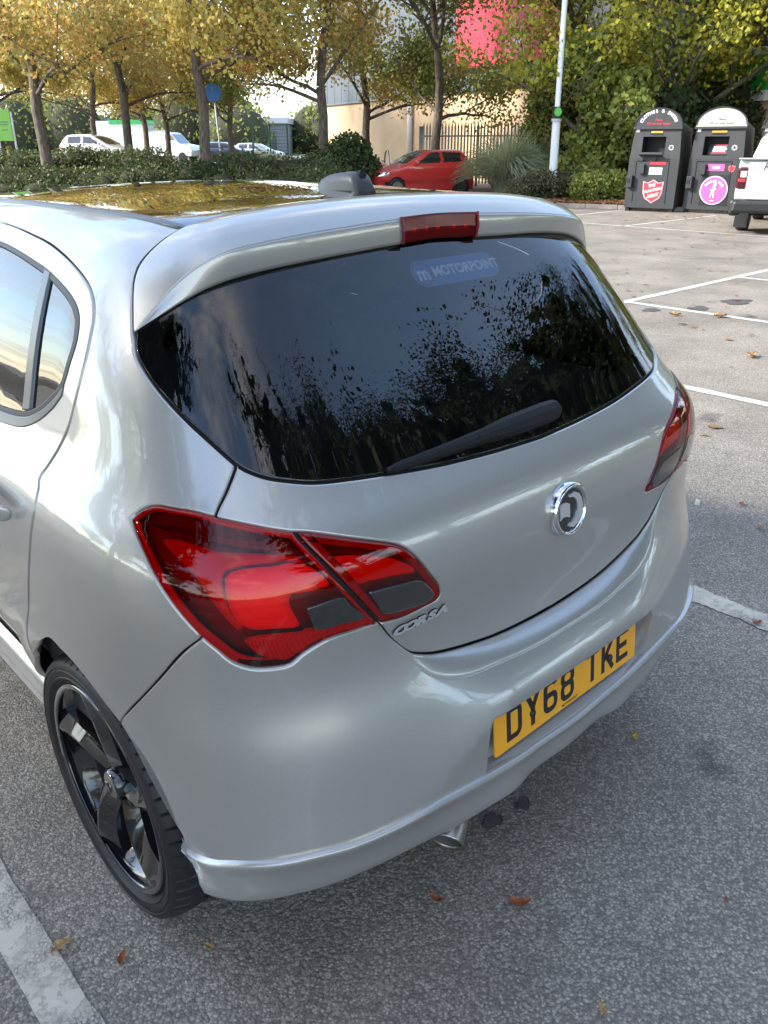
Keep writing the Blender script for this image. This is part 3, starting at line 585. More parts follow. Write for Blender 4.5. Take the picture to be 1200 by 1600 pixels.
# lower skirt of the bumper
sl, sb = both(c['skirt_line']), both(c['skirt_bottom'])
A, B = arc_resample(crom(sl, 8), n=110), arc_resample(crom(sb, 8), n=110)
A = LOWC.to3(LOWC.to2(A), F_bumper)
nrm = np.stack([A[:, 0]*1.1, -np.ones(110)*.75-.0*A[:, 0], np.zeros(110)], 1); nrm /= np.linalg.norm(nrm, axis=1, keepdims=True)
mixr = lambda t, o, dz=0: A*(1-t)+B*t+nrm*o+np.array([0, 0, dz])
loft('bumper_skirt', [mixr(0, -.006, .001), mixr(0, .008, .001), mixr(.03, .0125), mixr(.10, .0125), mixr(.28, .007), mixr(.5, .006), mixr(.72, .010), mixr(.9, .014), mixr(1.0, .010), mixr(1.04, .0), mixr(1.0, -.05), mixr(.9, -.12)], S_, bumper, n=110)
# quarter panels, doors
roofside_f = np.array([(-.535, 1.95, 1.430), (-.545, 1.65, 1.460), (-.545, 1.40, 1.470)])
rs = np.concatenate([roofside_f, smooth('roof_side', 2)[2:]]); rs[3:-2, 0] = np.linspace(-.543, -.520, len(rs)-5)
doorT = np.concatenate([np.array([(-.575, 1.95, 1.40), (-.60, 1.60, 1.432), (-.603, 1.35, 1.44)]), c['door']])
nT = 3+int(np.argmin(np.abs(c['door'][:, 2]-1.30)))
Q = [(rs, .003), (smooth('pillar_gap'), .0022), (c['glass_side'][1:], .002), (c['gate_gap'], .0025), (c['lamp_outer'][:7][::-1], .0015), (c['lamp_left'], .0015), (c['bumper_gap'], .0018), (c['arch_a'][::-1], 0.0), (doorT[::-1], .0028)]
panel('quarter_panel', Q, F_body, S_, car, QL, h=.019)
panel('quarter_panel', mirror_segs(Q), F_body, S_, car, QR, h=.026)
archF = np.array([(-.82, .845, .555), (-.81, .885, .50), (-.80, .925, .42), (-.79, .945, .345)])
drear = [(c['door'], .0028), (archF, 0.0), (np.array([(-.765, .95, .345), (-.765, 1.45, .335)]), .003), (np.array([(-.78, 1.45, .34), (-.83, 1.43, .80), (-.81, 1.42, 1.02), (-.72, 1.38, 1.28), (-.607, 1.33, 1.440)]), .0028), (np.array([(-.607, 1.33, 1.440), (-.606, 1.18, 1.439)]), .0028)]
win = [np.concatenate([np.array([(-.633, 1.30, 1.404)]), c['window'], np.array([(-.768, 1.05, 1.095), (-.770, 1.34, 1.090)])]), np.array([(-.770, 1.34, 1.090), (-.71, 1.31, 1.25), (-.633, 1.29, 1.404)])]
def door(name, segs, w, ch, h):
    o = panel(name, segs, F_body, S_, car, ch, h=h, holes=[w])
    panel('window_seal', w, F_body, MAT['black_plastic'], o, ch, h=.03, gap=-.001, ring=.011, off=.0012, gap_fill=False, flange=.006)
    panel('window_glass', w, F_body, MAT['sideglass'], o, ch, h=.04, gap=.010, off=-.004, gap_fill=False, flange=.003)
    return o
dr = door('rear_door', drear, win, DL, .021)
low = c['window'][10:]; lowc = np.concatenate([low, np.array([(-.768, 1.05, 1.095), (-.770, 1.34, 1.090)])])
dn = np.array([0, 0, -.021])
panel('window_trim', [lowc, lowc[::-1]+dn+np.array([-.004, .004, 0])], F_body, MAT['grey_trim'], dr, DL, h=.02, gap=0, off=.0025, gap_fill=False)
dv = [np.stack([c['divider_top'][0], c['divider_bot'][0]])+[0, 0, 0.0], np.stack([c['divider_bot'][0], c['divider_bot'][1]]), np.stack([c['divider_bot'][1], c['divider_top'][1]]), np.stack([c['divider_top'][1], c['divider_top'][0]])]
panel('window_divider', dv, F_body, MAT['grey_trim'], dr, DL, h=.012, gap=0, off=.003, gap_fill=False)
ddr = door('rear_door', mirror_segs(drear), mirror_segs(win), DR, .03)
dfront = [(np.array([(-.607, 1.34, 1.440), (-.72, 1.39, 1.28), (-.81, 1.43, 1.02), (-.83, 1.44, .80), (-.78, 1.46, .34)]), .0028), (np.array([(-.765, 1.46, .335), (-.765, 2.55, .33)]), .003), (np.array([(-.76, 2.56, .33), (-.80, 2.62, .60), (-.80, 2.58, .90), (-.77, 2.50, 1.03)]), .0028), (np.array([(-.77, 2.50, 1.03), (-.70, 2.28, 1.19), (-.61, 2.0, 1.36), (-.58, 1.85, 1.41), (-.60, 1.60, 1.432), (-.607, 1.35, 1.440)]), .0028)]
winf = [np.array([(-.633, 1.42, 1.402), (-.71, 1.47, 1.25), (-.770, 1.50, 1.088)]), np.array([(-.770, 1.50, 1.088), (-.770, 2.40, 1.075)]), np.array([(-.77, 2.40, 1.08), (-.69, 2.16, 1.22), (-.635, 1.94, 1.355), (-.63, 1.70, 1.392), (-.633, 1.43, 1.402)])]
door('front_door', dfront, winf, DL, .035); door('front_door', mirror_segs(dfront), mirror_segs(winf), DR, .035)
def hubcurve(y0, y1):
    a = np.linspace(y0, y1, 12); return np.stack([np.full(12, -.80), 3.13+.355*np.sin(a), .315+.355*np.cos(a)], 1)
fender = [(np.array([(-.77, 2.50, 1.03), (-.80, 2.59, .90), (-.80, 2.63, .60), (-.76, 2.57, .33)]), .0028), (np.array([(-.76, 2.57, .33), (-.77, 2.775, .33)]), 0.), (hubcurve(-1.52, 1.40), 0.), (np.array([(-.74, 3.49, .40), (-.70, 3.52, .62), (-.66, 3.55, .72)]), .002), (np.array([(-.66, 3.55, .74), (-.69, 3.3, .86), (-.70, 3.0, .95), (-.72, 2.7, 1.02), (-.77, 2.50, 1.035)]), .003)]
panel('front_wing', fender, F_body, S_, car, F2L, h=.04); panel('front_wing', mirror_segs(fender), F_body, S_, car, F2R, h=.04)
# roof, spoiler, bonnet, nose, windscreen
rg = c['roof_gap'].copy(); rg[-1, 0] = 0.0; rg[-2, 0] = -.06; rg[-2:, 1] = .590
rf = [(rg[:-1], .003), (mir(rg[:-1])[::-1], .003), (mir(rs)[::-1], .004), (np.array([(.535, 1.95, 1.43), (.3, 2.02, 1.43), (0, 2.04, 1.43), (-.3, 2.02, 1.43), (-.535, 1.95, 1.43)]), .0), (rs, .004)]
roof = panel('roof', rf, F_body, MAT['roof_gloss'], car, TOPC, h=.035, off=.001)
def roofstrip(m):
    a = rs[::-1] if m < 0 else mir(rs)[::-1]
    b = a+np.array([-m*.017, -.006, 0])
    panel('roof_moulding', [a, b[::-1]], F_body, MAT['grey_trim'], roof, TOPC, h=.02, gap=0.0, off=.004, gap_fill=False, flange=.006)
roofstrip(-1); roofstrip(1)
fr = np.array([(-.525, 1.955, 1.43), (-.3, 2.02, 1.43), (0, 2.04, 1.43), (.3, 2.02, 1.43), (.525, 1.955, 1.43)])
panel('roof_front_strip', [fr, fr[::-1]+[0, .035, 0]], F_body, S_, roof, TOPC, h=.03, gap=0., off=.003, gap_fill=False)
Ls = [(smooth('pillar_gap'), .0022), (smooth('lip', 2), .0)]
spo = panel('spoiler', Ls+mirror_segs(Ls)+[(mir(rg[:-1]), .003), (rg[:-1][::-1], .003)], F_spoiler, S_, car, TOPC, h=.018, flange=.003, roll=.0003, edge=.0012)
lip, gt = both(smooth('lip', 2)), both(smooth('glass_top', 1))
gt[:, 2] += .012*sstep(.15, .40, gt[:, 0])*(1-sstep(.52, .655, gt[:, 0]))
Lp, Gt = arc_resample(crom(lip, 8), n=121), arc_resample(crom(gt, 8), n=121)
Lp = TOPC.to3(TOPC.to2(Lp), F_spoiler); Gt = REAR.to3(REAR.to2(Gt), F_body)
q = np.clip(1-np.abs(np.linspace(-1, 1, 121))**6, 0, 1)[:, None]
loft('spoiler_lip', [Lp+np.array([0, .006, -.0035]), Lp+np.array([0, -.0005, -.0010]), Lp+np.array([0, -.002, -.006])*q, Lp*.6+Gt*.4+np.array([0, -.004, 0])*q, Lp*.15+Gt*.85+np.array([0, -.003, 0])*q, Gt, Gt+np.array([0, .006, -.001]), Gt+np.array([0, .03, -.002])], S_, spo, n=121)
MAT['lamp_smoke_red'] = simple('lamp_upper_bar', (.06, .012, .02), .2, coat=.6)
MAT['lamp_maroon2'] = simple('lamp_inner_ring', (.30, .02, .025), .3)
MAT['lamp_bowl'] = simple('lamp_bowl', (1.0, .30, .16), .35)
MAT['lamp_red2'] = simple('lamp_inner_red', (.75, .06, .05), .4)
MAT['lens2'] = glassmat('brake_lens', (.85, .016, .022), refl=.4, rough=.10)
# high brake lamp set into the lip
i0, i1 = [int(np.argmin(np.abs(Lp[:, 0]-x))) for x in (-.112, .121)]
seg = lambda P, dy, dz: P[i0:i1+1]+np.array([0, dy, dz])
mid = Lp*.5+Gt*.5
hb = loft('brake_lamp', [seg(Lp, .012, .003), seg(Lp, .0, .0022), seg(Lp, -.0025, -.001), seg(mid, -.0060, 0), seg(Gt, -.0040, .003), seg(Gt, -.002, -.001), seg(Gt, .010, -.002)], MAT['lens2'], spo, n=i1-i0+1, smooth=False, flip=True)
loft('lamp_housing', [seg(Lp, .010, .002), seg(Lp, .003, -.001), seg(mid, -.0005, 0), seg(Gt, .002, .002), seg(Gt, .012, .0)], MAT['lamp_maroon2'], hb, n=i1-i0+1)
for k in range(5):
    a = mid[i0+int((k+.9)/5.6*(i1-i0))]; MB().box((a[0], a[1]-.0025, a[2]), (.010, .003, .010)).build('bulb', MAT['lamp_bright'], hb)
for x_, P_ in ((i0, 1), (i1, -1)):
    a, b = Lp[x_], Gt[x_]; MB().tube([a+[0, -.004, .004], (a+b)/2+[0, -.008, 0], b+[0, -.005, 0]], .003, 6).build('lamp_end', MAT['lamp_dark'], hb)
screen = [np.array([(-.55, 1.99, 1.40), (-.62, 2.20, 1.29), (-.70, 2.55, 1.09), (-.70, 2.66, 1.04)]), np.array([(-.70, 2.66, 1.04), (-.4, 2.80, 1.05), (0, 2.85, 1.05), (.4, 2.80, 1.05), (.70, 2.66, 1.04)]), np.array([(.70, 2.66, 1.04), (.70, 2.55, 1.09), (.62, 2.20, 1.29), (.55, 1.99, 1.40)]), np.array([(.55, 1.99, 1.40), (.3, 2.06, 1.42), (0, 2.075, 1.42), (-.3, 2.06, 1.42), (-.55, 1.99, 1.40)])]
WS = Chart((0, 2.0, .75), (0, .6, .8))
panel('windscreen', screen, F_body, MAT['clearglass'], car, WS, h=.06)
for m in (-1, 1):
    a = np.array([(-.575, 1.96, 1.40), (-.62, 2.10, 1.325), (-.70, 2.34, 1.19), (-.77, 2.53, 1.04)]); b = np.array([(-.71, 2.66, 1.04), (-.705, 2.55, 1.09), (-.625, 2.20, 1.29), (-.555, 1.985, 1.40)])
    s_ = [a, b]; s_ = s_ if m < 0 else mirror_segs(s_)
    panel('front_pillar', s_, F_body, S_, car, F2L if m < 0 else F2R, h=.04)
bon = [np.array([(-.70, 2.68, 1.03), (-.4, 2.82, 1.04), (0, 2.87, 1.04), (.4, 2.82, 1.04), (.70, 2.68, 1.03)]), np.array([(.70, 2.70, 1.02), (.70, 3.0, .95), (.68, 3.3, .86), (.60, 3.60, .76)]), np.array([(.60, 3.60, .76), (.3, 3.78, .74), (0, 3.83, .74), (-.3, 3.78, .74), (-.60, 3.60, .76)]), np.array([(-.60, 3.60, .76), (-.68, 3.3, .86), (-.70, 3.0, .95), (-.70, 2.70, 1.02)])]
panel('bonnet', bon, F_body, S_, car, NOSE, h=.05)
nosep = [np.array([(-.60, 3.61, .75), (-.3, 3.79, .73), (0, 3.84, .73), (.3, 3.79, .73), (.60, 3.61, .75)]), np.array([(.66, 3.56, .72), (.70, 3.53, .62), (.74, 3.50, .40), (.72, 3.50, .28)]), np.array([(.72, 3.50, .26), (.4, 3.8, .24), (0, 3.88, .24), (-.4, 3.8, .24), (-.72, 3.50, .26)]), np.array([(-.72, 3.50, .28), (-.74, 3.50, .40), (-.70, 3.53, .62), (-.66, 3.56, .72)])]
nb_ = panel('front_bumper', nosep, F_body, S_, car, NOSE, h=.05)
gr = [np.array([(-.36, 3.8, .56), (.36, 3.8, .56)]), np.array([(.36, 3.8, .56), (.30, 3.8, .40)]), np.array([(.30, 3.8, .40), (-.30, 3.8, .40)]), np.array([(-.30, 3.8, .40), (-.36, 3.8, .56)])]
panel('grille', gr, F_body, MAT['black_plastic'], nb_, NOSE, h=.05, off=.003, gap_fill=False)
for m in (-1, 1):
    hl_ = [np.array([(-.42, 3.76, .70), (-.60, 3.62, .74), (-.68, 3.45, .79)]), np.array([(-.68, 3.45, .79), (-.70, 3.50, .68)]), np.array([(-.70, 3.5, .68), (-.55, 3.7, .62), (-.42, 3.76, .64)]), np.array([(-.42, 3.76, .64), (-.42, 3.76, .70)])]
    hl_ = hl_ if m < 0 else mirror_segs(hl_)
    panel('headlight', hl_, F_body, MAT['chrome'], car, NOSE, h=.04, off=.003, gap_fill=False)
    b = MB(); b.box((m*.90, 2.42, 1.06), (.17, .09, .12)); mo = b.build('door_mirror', S_, car, True, bevel=.03, seg=3)
# sills
for m in (-1, 1):
    prof = [(.770, .43), (.788, .405), (.792, .365), (.775, .340), (.780, .31), (.765, .265), (.725, .255), (.66, .28)]
    V = []; ys = np.linspace(.94, 2.78, 24)
    for y in ys:
        for x_, z_ in prof: V.append((m*x_, y, z_))
    k = len(prof); Fc = [(i*k+j, i*k+j+1, (i+1)*k+j+1, (i+1)*k+j) for i in range(23) for j in range(k-1)]
    if m > 0: Fc = [f[::-1] for f in Fc]
    o = mesh('sill', V, Fc, S_, car, False); mm = o.modifiers.new('b', 'BEVEL'); mm.width = .006; mm.segments = 2
# rear window
gtop = both(smooth('glass_top', 1)); gtop = gtop+np.array([0, .03, .022]); gtop[0] = c['glass_side'][0]; gtop[-1] = mir(c['glass_side'][0])
F_glass = lambda p: F_body(p)+.003+.002*sstep(1.33, 1.40, p[..., 2])
rw = [(c['glass_side'], .003), (c['glass_bottom'][:-1], .0025), (mir(c['glass_bottom'])[::-1], .0025), (mir(c['glass_side'])[::-1], .003), (gtop[::-1], 0.)]
glass = panel('rear_window', rw, F_glass, MAT['glass'], gate, REAR, h=.02, flange=.008)
# black printed border round the inside of the glass
border = panel('glass_border', rw, F_glass, MAT['gap_dark'], glass, REAR, h=.03, gap=.004, ring=.045, off=-.006, gap_fill=False, flange=.001)
# sticker on the inside of the glass
sa, sb_, sc__ = c['sticker'][0], c['sticker'][1], c['sticker'][3]
st_c = np.array([.018, .375, 1.363]); xd = np.array([1, .015, 0.0]); yd = np.array([0, .64, .77])
def onglass(VF, ctr, dy):
    Mx = frame(ctr, xd, yd); P = np.array([tuple(Mx @ Vector(v)) for v in VF[0]]); 
    d2 = REAR.to2(P); return REAR.to3(d2, F_glass, dy), VF[1]
def pill(w, h, n=10):
    r = h/2; L_ = []
    for s_, a0 in ((1, -math.pi/2), (-1, math.pi/2)):
        for k in range(n+1): a = a0+math.pi*k/n; L_.append((s_*(w/2-r)+r*math.cos(a), r*math.sin(a)))
    return L_
pl = pill(.265, .062); tintblue = glassmat('sticker_film', (.25, .50, .75), refl=.3)
tintblue2 = simple('sticker_blue', (.10, .32, .60), .5)
V, Fc = onglass(([(x, y, 0) for x, y in pl], [tuple(range(len(pl)))]), st_c, -.0035); mesh('window_sticker', V, Fc, tintblue2, glass)
tm = text_mesh('MOTORPOINT', .0315, .0, .0012, space=1.0); V, Fc = onglass(([(x+.031, y-.0005, 0) for x, y, z in tm[0]], tm[1]), st_c, -.0022); mesh('sticker_lettering', V, Fc, simple('sticker_pale', (.85, .92, .95), .5), glass)
tm = text_mesh('m', .044, .0, .0015); V, Fc = onglass(([(x-.102, y-.001, 0) for x, y, z in tm[0]], tm[1]), st_c, -.0022); mesh('sticker_lettering', V, Fc, simple('sticker_pale_m', (.85, .92, .95), .5), glass)
V, Fc = stroke([(-.102+.026*math.cos(a), .026*math.sin(a)) for a in np.linspace(0, 2*math.pi, 28)[:-1]], .003, True); V, Fc = onglass((V, Fc), st_c, -.0022); mesh('sticker_ring', V, Fc, simple('sticker_rust', (.40, .14, .10), .5), glass)

# ------------------------------------------------------------------ tail lamps
def shrink(segs, d, ch):
    L, _ = loop_from(ch, segs, .008); q = offset_in(L, d/.85); return [ch.to3(q, F_body), ]
def lampset(m):
    f = (lambda s: s) if m < 0 else mirror_segs
    QC = QL if m < 0 else QR
    seamL = c['seam']+np.array([-.0012, 0, 0]); bottom = c['lamp_bottom'].copy(); bottom[-1] = seamL[-1]
    outer = f([(np.concatenate([c['lamp_left'][:1], c['lamp_outer'][1:-1], seamL[:1]]), .0012), (seamL, .0028), (bottom[::-1], .0012), (c['lamp_left'][::-1], .0012)])
    lamp = panel('tail_lamp', outer, F_body, MAT['lens'], car, QC, h=.014, off=.0025, edge=.003, flange=.012, roll=.0025)
    panel('lamp_backing', outer, F_body, MAT['lamp_dark'], lamp, QC, h=.02, gap=-.001, off=-.030, flange=.02, gap_fill=False)
    # brighter red ring coloured to stand for the highlight along the lens edge
    panel('lens_edge_ring', outer, F_body, MAT['lamp_red'], lamp, QC, h=.02, gap=.004, ring=.0085, off=-.007, flange=.006, gap_fill=False)
    def part(name, key, mat, off, h=.012, fl=.010, roll=.002, edge=.004):
        P = LAMPS[key]; P = np.array(P+[P[0]]); return panel(name, f([P]), F_body, mat, lamp, QC, h=h, gap=0, off=off, flange=fl, roll=roll, edge=edge, gap_fill=False)
    part('light_guide', 'band', MAT['lamp_red'], -.012, fl=.016, roll=.004, edge=.006)
    d = panel('reflector_dish', f([np.array(LAMPS['dish']+[LAMPS['dish'][0]])]), lambda p: F_body(p), MAT['lamp_bright'], lamp, QC, h=.012, gap=0, off=-.010, flange=.012, roll=.006, edge=.012, gap_fill=False)
    P_ = np.array(LAMPS['dish']); P_ = P_.mean(0)+(P_-P_.mean(0))*.74
    panel('bulb_bowl', f([np.concatenate([P_, P_[:1]])]), F_body, MAT['lamp_bowl'], lamp, QC, h=.010, gap=0, off=-.0085, flange=.006, roll=.005, edge=.010, gap_fill=False)
    part('indicator_lens', 'box', MAT['lamp_smoke'], .0033, fl=.004, roll=.0004, edge=.002)
    part('reflex_strip', 'strip', REFLEX, -.004, fl=.008)
    part('upper_bar', 'bar', MAT['lamp_smoke_red'], -.006, fl=.012)
    seamR = c['seam']+np.array([.0012, 0, 0])
    li = c['lens_in']
    inner = f([(li, .0012), (seamR[::-1], .0028)])
    lamp2 = panel('inner_tail_lamp', inner, F_body, MAT['lens'], gate, REAR, h=.014, off=.0035, edge=.003, flange=.010, roll=.0025)
    panel('lamp_backing', inner, F_body, MAT['lamp_dark'], lamp2, REAR, h=.02, gap=-.001, off=-.022, flange=.012, gap_fill=False)
    panel('lens_edge_ring', inner, F_body, MAT['lamp_maroon2'], lamp2, REAR, h=.02, gap=.003, ring=.012, off=-.004, flange=.006, gap_fill=False)
    for nm, key, mt, o_ in (('light_bar', 'in_red', MAT['lamp_red2'], -.008), ('reverse_lens', 'in_box', MAT['lamp_smoke'], .0043), ('upper_bar', 'in_bar', MAT['lamp_smoke_red'], -.005)):
        P = np.array(LAMPS[key]+[LAMPS[key][0]]); panel(nm, f([P]), F_body, mt, lamp2, REAR, h=.012, gap=0, off=o_, flange=(.003 if o_ > 0 else .010), roll=(.0004 if o_ > 0 else .002), edge=.003, gap_fill=False)
def reflex():
    m, n, l, b = M_new('reflex'); setp(b, col=(.75, .06, .06), rough=.3)
    t = n.new('ShaderNodeTexCoord'); v = n.new('ShaderNodeTexVoronoi'); v.feature = 'DISTANCE_TO_EDGE'; v.inputs['Scale'].default_value = 330; v.inputs['Randomness'].default_value = .1; l.new(t.outputs['Object'], v.inputs['Vector'])
    r = n.new('ShaderNodeMapRange'); r.inputs[2].default_value = .3; r.inputs[3].default_value = .45; r.inputs[4].default_value = 1.2; l.new(v.outputs[0], r.inputs[0])
    h = n.new('ShaderNodeHueSaturation'); h.inputs['Color'].default_value = (.75, .06, .06, 1); l.new(r.outputs[0], h.inputs['Value']); l.new(h.outputs[0], b.inputs['Base Color'])
    u = n.new('ShaderNodeBump'); u.inputs['Strength'].default_value = .7; u.inputs['Distance'].default_value = .002; l.new(v.outputs[0], u.inputs['Height']); l.new(u.outputs[0], b.inputs['Normal'])
    return m
REFLEX = reflex()
lampset(-1); lampset(1)
# ------------------------------------------------------------------ fittings
def onbody(P, F=F_body, off=0.0, ch=REAR): return ch.to3(ch.to2(np.asarray(P, float)), F, off)
MAT['bright_metal'] = simple('bright_metal', (.80, .80, .80), .30, .8)
bc = onbody([(.010, .05, .920)], off=0)[0]; bn = grad(F_body, bc[None])[0]
BM = frame(bc-bn*.004, (1, 0, 0), (0, .12, .99))
def lath(prof, M, n=48):
    V, Fc = lathe(prof, n); return [tuple(M @ Vector(v)) for v in V], Fc
V, Fc = lath([(.058, -.002), (.058, .012), (.056, .017), (.052, .0195), (.048, .019), (.0455, .016), (.0445, .013)], BM, 64)
badge = mesh('badge', V, Fc, MAT['chrome'], gate, True)
V, Fc = lath([(.0448, .0135), (.03, .0145), (.012, .015), (.0005, .015)], BM, 48); mesh('badge_disc', V, Fc, MAT['black_gloss'], badge, True)
em = MB()
EMM = BM @ Matrix.Translation((0, 0, .0145))
for poly in ([(-.040, .018), (-.030, .023), (-.018, .022), (-.007, .016), (-.006, -.002), (-.007, -.014), (-.018, -.009), (-.030, -.008), (-.040, -.013)],
             [(-.008, -.034), (.006, -.039), (.022, -.034), (.034, -.020), (.040, .000), (.036, .018), (.026, .031), (.010, .038), (-.004, .036), (-.006, .030), (.006, .028), (.016, .020), (.021, .008), (.021, -.006), (.014, -.018), (.004, -.025), (-.006, -.027)]):
    em.prism([(x*.97, y*.97) for x, y in poly], 0, .0028, EMM)
em.build('badge_emblem', MAT['bright_metal'], badge)
# model lettering along the lower left of the tailgate
ta, tb_ = onbody([C3['text'][0], C3['text'][1]]); tm_ = (ta+tb_)/2; tn = grad(F_body, tm_[None])[0]
xd_ = np.array([1, 0, .02]); TM = frame(tm_-[0, 0, .004], xd_, np.cross(tn, xd_))
for i, ch_ in enumerate('CORSA'):
    VF = text_mesh(ch_, .030, .0030, .0020, shear=.15)
    V = [((x*1.35)+(i-2)*.0262, y*.80, z) for x, y, z in VF[0]]; Mx = TM
    P = np.array([tuple(Mx @ Vector((x, y, 0))) for x, y, z in V]); Q_ = REAR.to3(REAR.to2(P), F_body, .001); nn = grad(F_body, Q_)
    P3 = Q_+nn*np.array([[max(z+.0030, 0)*.5] for x, y, z in V]); lo_ = mesh('letter', P3, VF[1], MAT['bright_metal'], gate); lo_.data.materials.append(MAT['black_plastic'])
    zz_ = [v[2] for v in V]; lo_.data.polygons.foreach_set('material_index', [1 if max(zz_[i] for i in f)-min(zz_[i] for i in f) > .001 else 0 for f in VF[1]])  # letter sides coloured dark to imitate their shaded undersides
# number plate
PL = empty('number_plate', (0, -.009, .534), 0, bumper); PL.rotation_euler = (math.radians(-6), 0, 0); PL['label'] = 'yellow rear plate reading DY68 TKE'
b = MB(); L_ = []
for s_, t_ in ((1, -1), (1, 1), (-1, 1), (-1, -1)):
    a0 = {(1, -1): -90, (1, 1): 0, (-1, 1): 90, (-1, -1): 180}[(s_, t_)]
    for k in range(5): a = math.radians(a0+90*k/4); L_.append((s_*(.26-.008)+.008*math.cos(a), t_*(.0555-.008)+.008*math.sin(a)))
PM = Matrix(((1, 0, 0, 0), (0, 0, -1, 0), (0, 1, 0, 0), (0, 0, 0, 1)))   # plate local xy -> x,z ; local z -> -y
b.prism(L_, 0, .003, PM); o = b.build('plate_face', MAT['yellow'], PL)
def glyph(ch):
    w, h, s = .050, .079, .014; x0, x1, y0, y1 = s/2, w-s/2, s/2, h-s/2; m = h/2
    arc = lambda cx, cy, rx, ry, a0, a1, n=9: [(cx+rx*math.cos(math.radians(a0+(a1-a0)*k/n)), cy+ry*math.sin(math.radians(a0+(a1-a0)*k/n))) for k in range(n+1)]
    r = .013
    if ch == 'D': return [([(x0, y0), (x1-r, y0)]+arc(x1-r, y0+r, r, r, -90, 0)+arc(x1-r, y1-r, r, r, 0, 90)+[(x0, y1)], True)]
    if ch == 'Y': return [([(x0-.002, y1+s/2), (w/2, m+.002)], False), ([(x1+.002, y1+s/2), (w/2, m+.002)], False), ([(w/2, m+.006), (w/2, 0)], False)]
    if ch == '6': return [(arc(x1-r, y0+r, r, r, 0, -90)+arc(x0+r, y0+r, r, r, -90, -180)+arc(x0+r, m+.003-r, r, r, 180, 90)+arc(x1-r, m+.003-r, r, r, 90, 0), True), ([(x0, m-.01)]+arc(x0+r, y1-r, r, r, 180, 90)+arc(x1-r, y1-r, r, r, 90, 20), False)]
    if ch == '8': return [(arc(x1-r, y0+r, r, r, 0, -90)+arc(x0+r, y0+r, r, r, -90, -180)+arc(x0+r, m+.002-r, r, r, 180, 90)+arc(x1-r, m+.002-r, r, r, 90, 0), True), (arc(x1-r, m+.002+r, r, r, 0, -90)+arc(x0+r, m+.002+r, r, r, -90, -180)+arc(x0+r, y1-r, r, r, 180, 90)+arc(x1-r, y1-r, r, r, 90, 0), True)]
    if ch == 'T': return [([(0, y1), (w, y1)], False), ([(w/2, y1), (w/2, 0)], False)]
    if ch == 'K': return [([(x0, 0), (x0, h)], False), ([(x0, m-.012), (x1+.003, h)], False), ([(x0+.012, m+.002), (x1+.004, 0)], False)]
    if ch == 'E': return [([(w, y0), (x0, y0), (x0, y1), (w, y1)], False), ([(x0, m), (w-.006, m)], False)]
x = -.222; 
for ch_ in 'DY68 TKE':
    if ch_ == ' ': x += .034; continue
    V, Fc = [], []; 
    for k_, (pts, cl) in enumerate(glyph(ch_)):
        v, f = stroke(pts, .0132, cl); n0 = len(V); V += [tuple(PM @ Vector((a+x, bb-.0395, .0034+k_*.0002))) for a, bb, _ in v]; Fc += [tuple(i+n0 for i in q) for q in f]
    mesh('character', V, Fc, MAT['ink'], PL); x += .061
tm = text_mesh('MOTORPOINT', .0085, 0, .0002, space=1.05); mesh('small_print', [tuple(PM @ Vector((a-.005, bb-.0475, .0034))) for a, bb, _ in tm[0]], tm[1], MAT['ink'], PL)
for sx in (-.138, .150):
    V, Fc = lathe([(.0085, .003), (.0085, .006), (.006, .0085), (.0003, .009)], 16); mesh('screw_cap', [tuple(PM @ Vector((a+sx, bb-.010, cc))) for a, bb, cc in V], Fc, MAT['black_plastic'], PL, True)
# wiper
p0, p1 = onbody([C3['wiper'][0], C3['wiper'][1]], F_glass, .022); 
wdir = (p1-p0); L0 = np.linalg.norm(wdir); wx = wdir/L0
t_ = np.linspace(0, 1, 23); cen = p0+wdir*t_[:, None]; cen = onbody(cen, F_glass, 0); wn_ = grad(F_glass, cen); wy = np.cross(wn_, wx)
hw = np.interp(t_, [0, .03, .12, .35, .50, .70, .97, 1], [.008, .019, .022, .020, .014, .011, .008, .004]); hh_ = np.interp(t_, [0, .04, .3, .55, 1], [.014, .030, .027, .021, .013])
V, Fc = [], []
for i in range(23):
    for a, h_ in ((-1, .004), (-1, .62), (-.55, .95), (.1, 1.0), (.7, .8), (1, .45), (1, .004)):
        V.append(cen[i]+wy[i]*hw[i]*a+wn_[i]*hh_[i]*h_)
for i in range(22):
    for j in range(6): Fc.append((i*7+j, i*7+j+1, i*7+8+j, i*7+7+j))
Fc.append(tuple(range(6, -1, -1))); Fc.append(tuple(22*7+k for k in range(7)))
wip = mesh('rear_wiper', V, Fc, simple('wiper_black', (.006, .006, .0065), .55, spec=.3), gate, False); mo = wip.modifiers.new('b', 'BEVEL'); mo.width = .002; mo.segments = 2; mo.limit_method = 'ANGLE'; mo.angle_limit = math.radians(50)
bl = MB(); i0_ = 5; bl.tube([cen[i]+wn_[i]*.008-wy[i]*(hw[i]*.2) for i in range(8, 23)], .0045, 6); bl.build('wiper_blade', MAT['rubber'], wip, True)
jn = 12; MB().tube([cen[jn]+wn_[jn]*(hh_[jn]*.3)-wy[jn]*hw[jn]*1.02, cen[jn]+wn_[jn]*(hh_[jn]+.001), cen[jn]+wn_[jn]*(hh_[jn]*.4)+wy[jn]*hw[jn]*1.02], .0012, 5).build('wiper_joint', MAT['gap_dark'], wip)
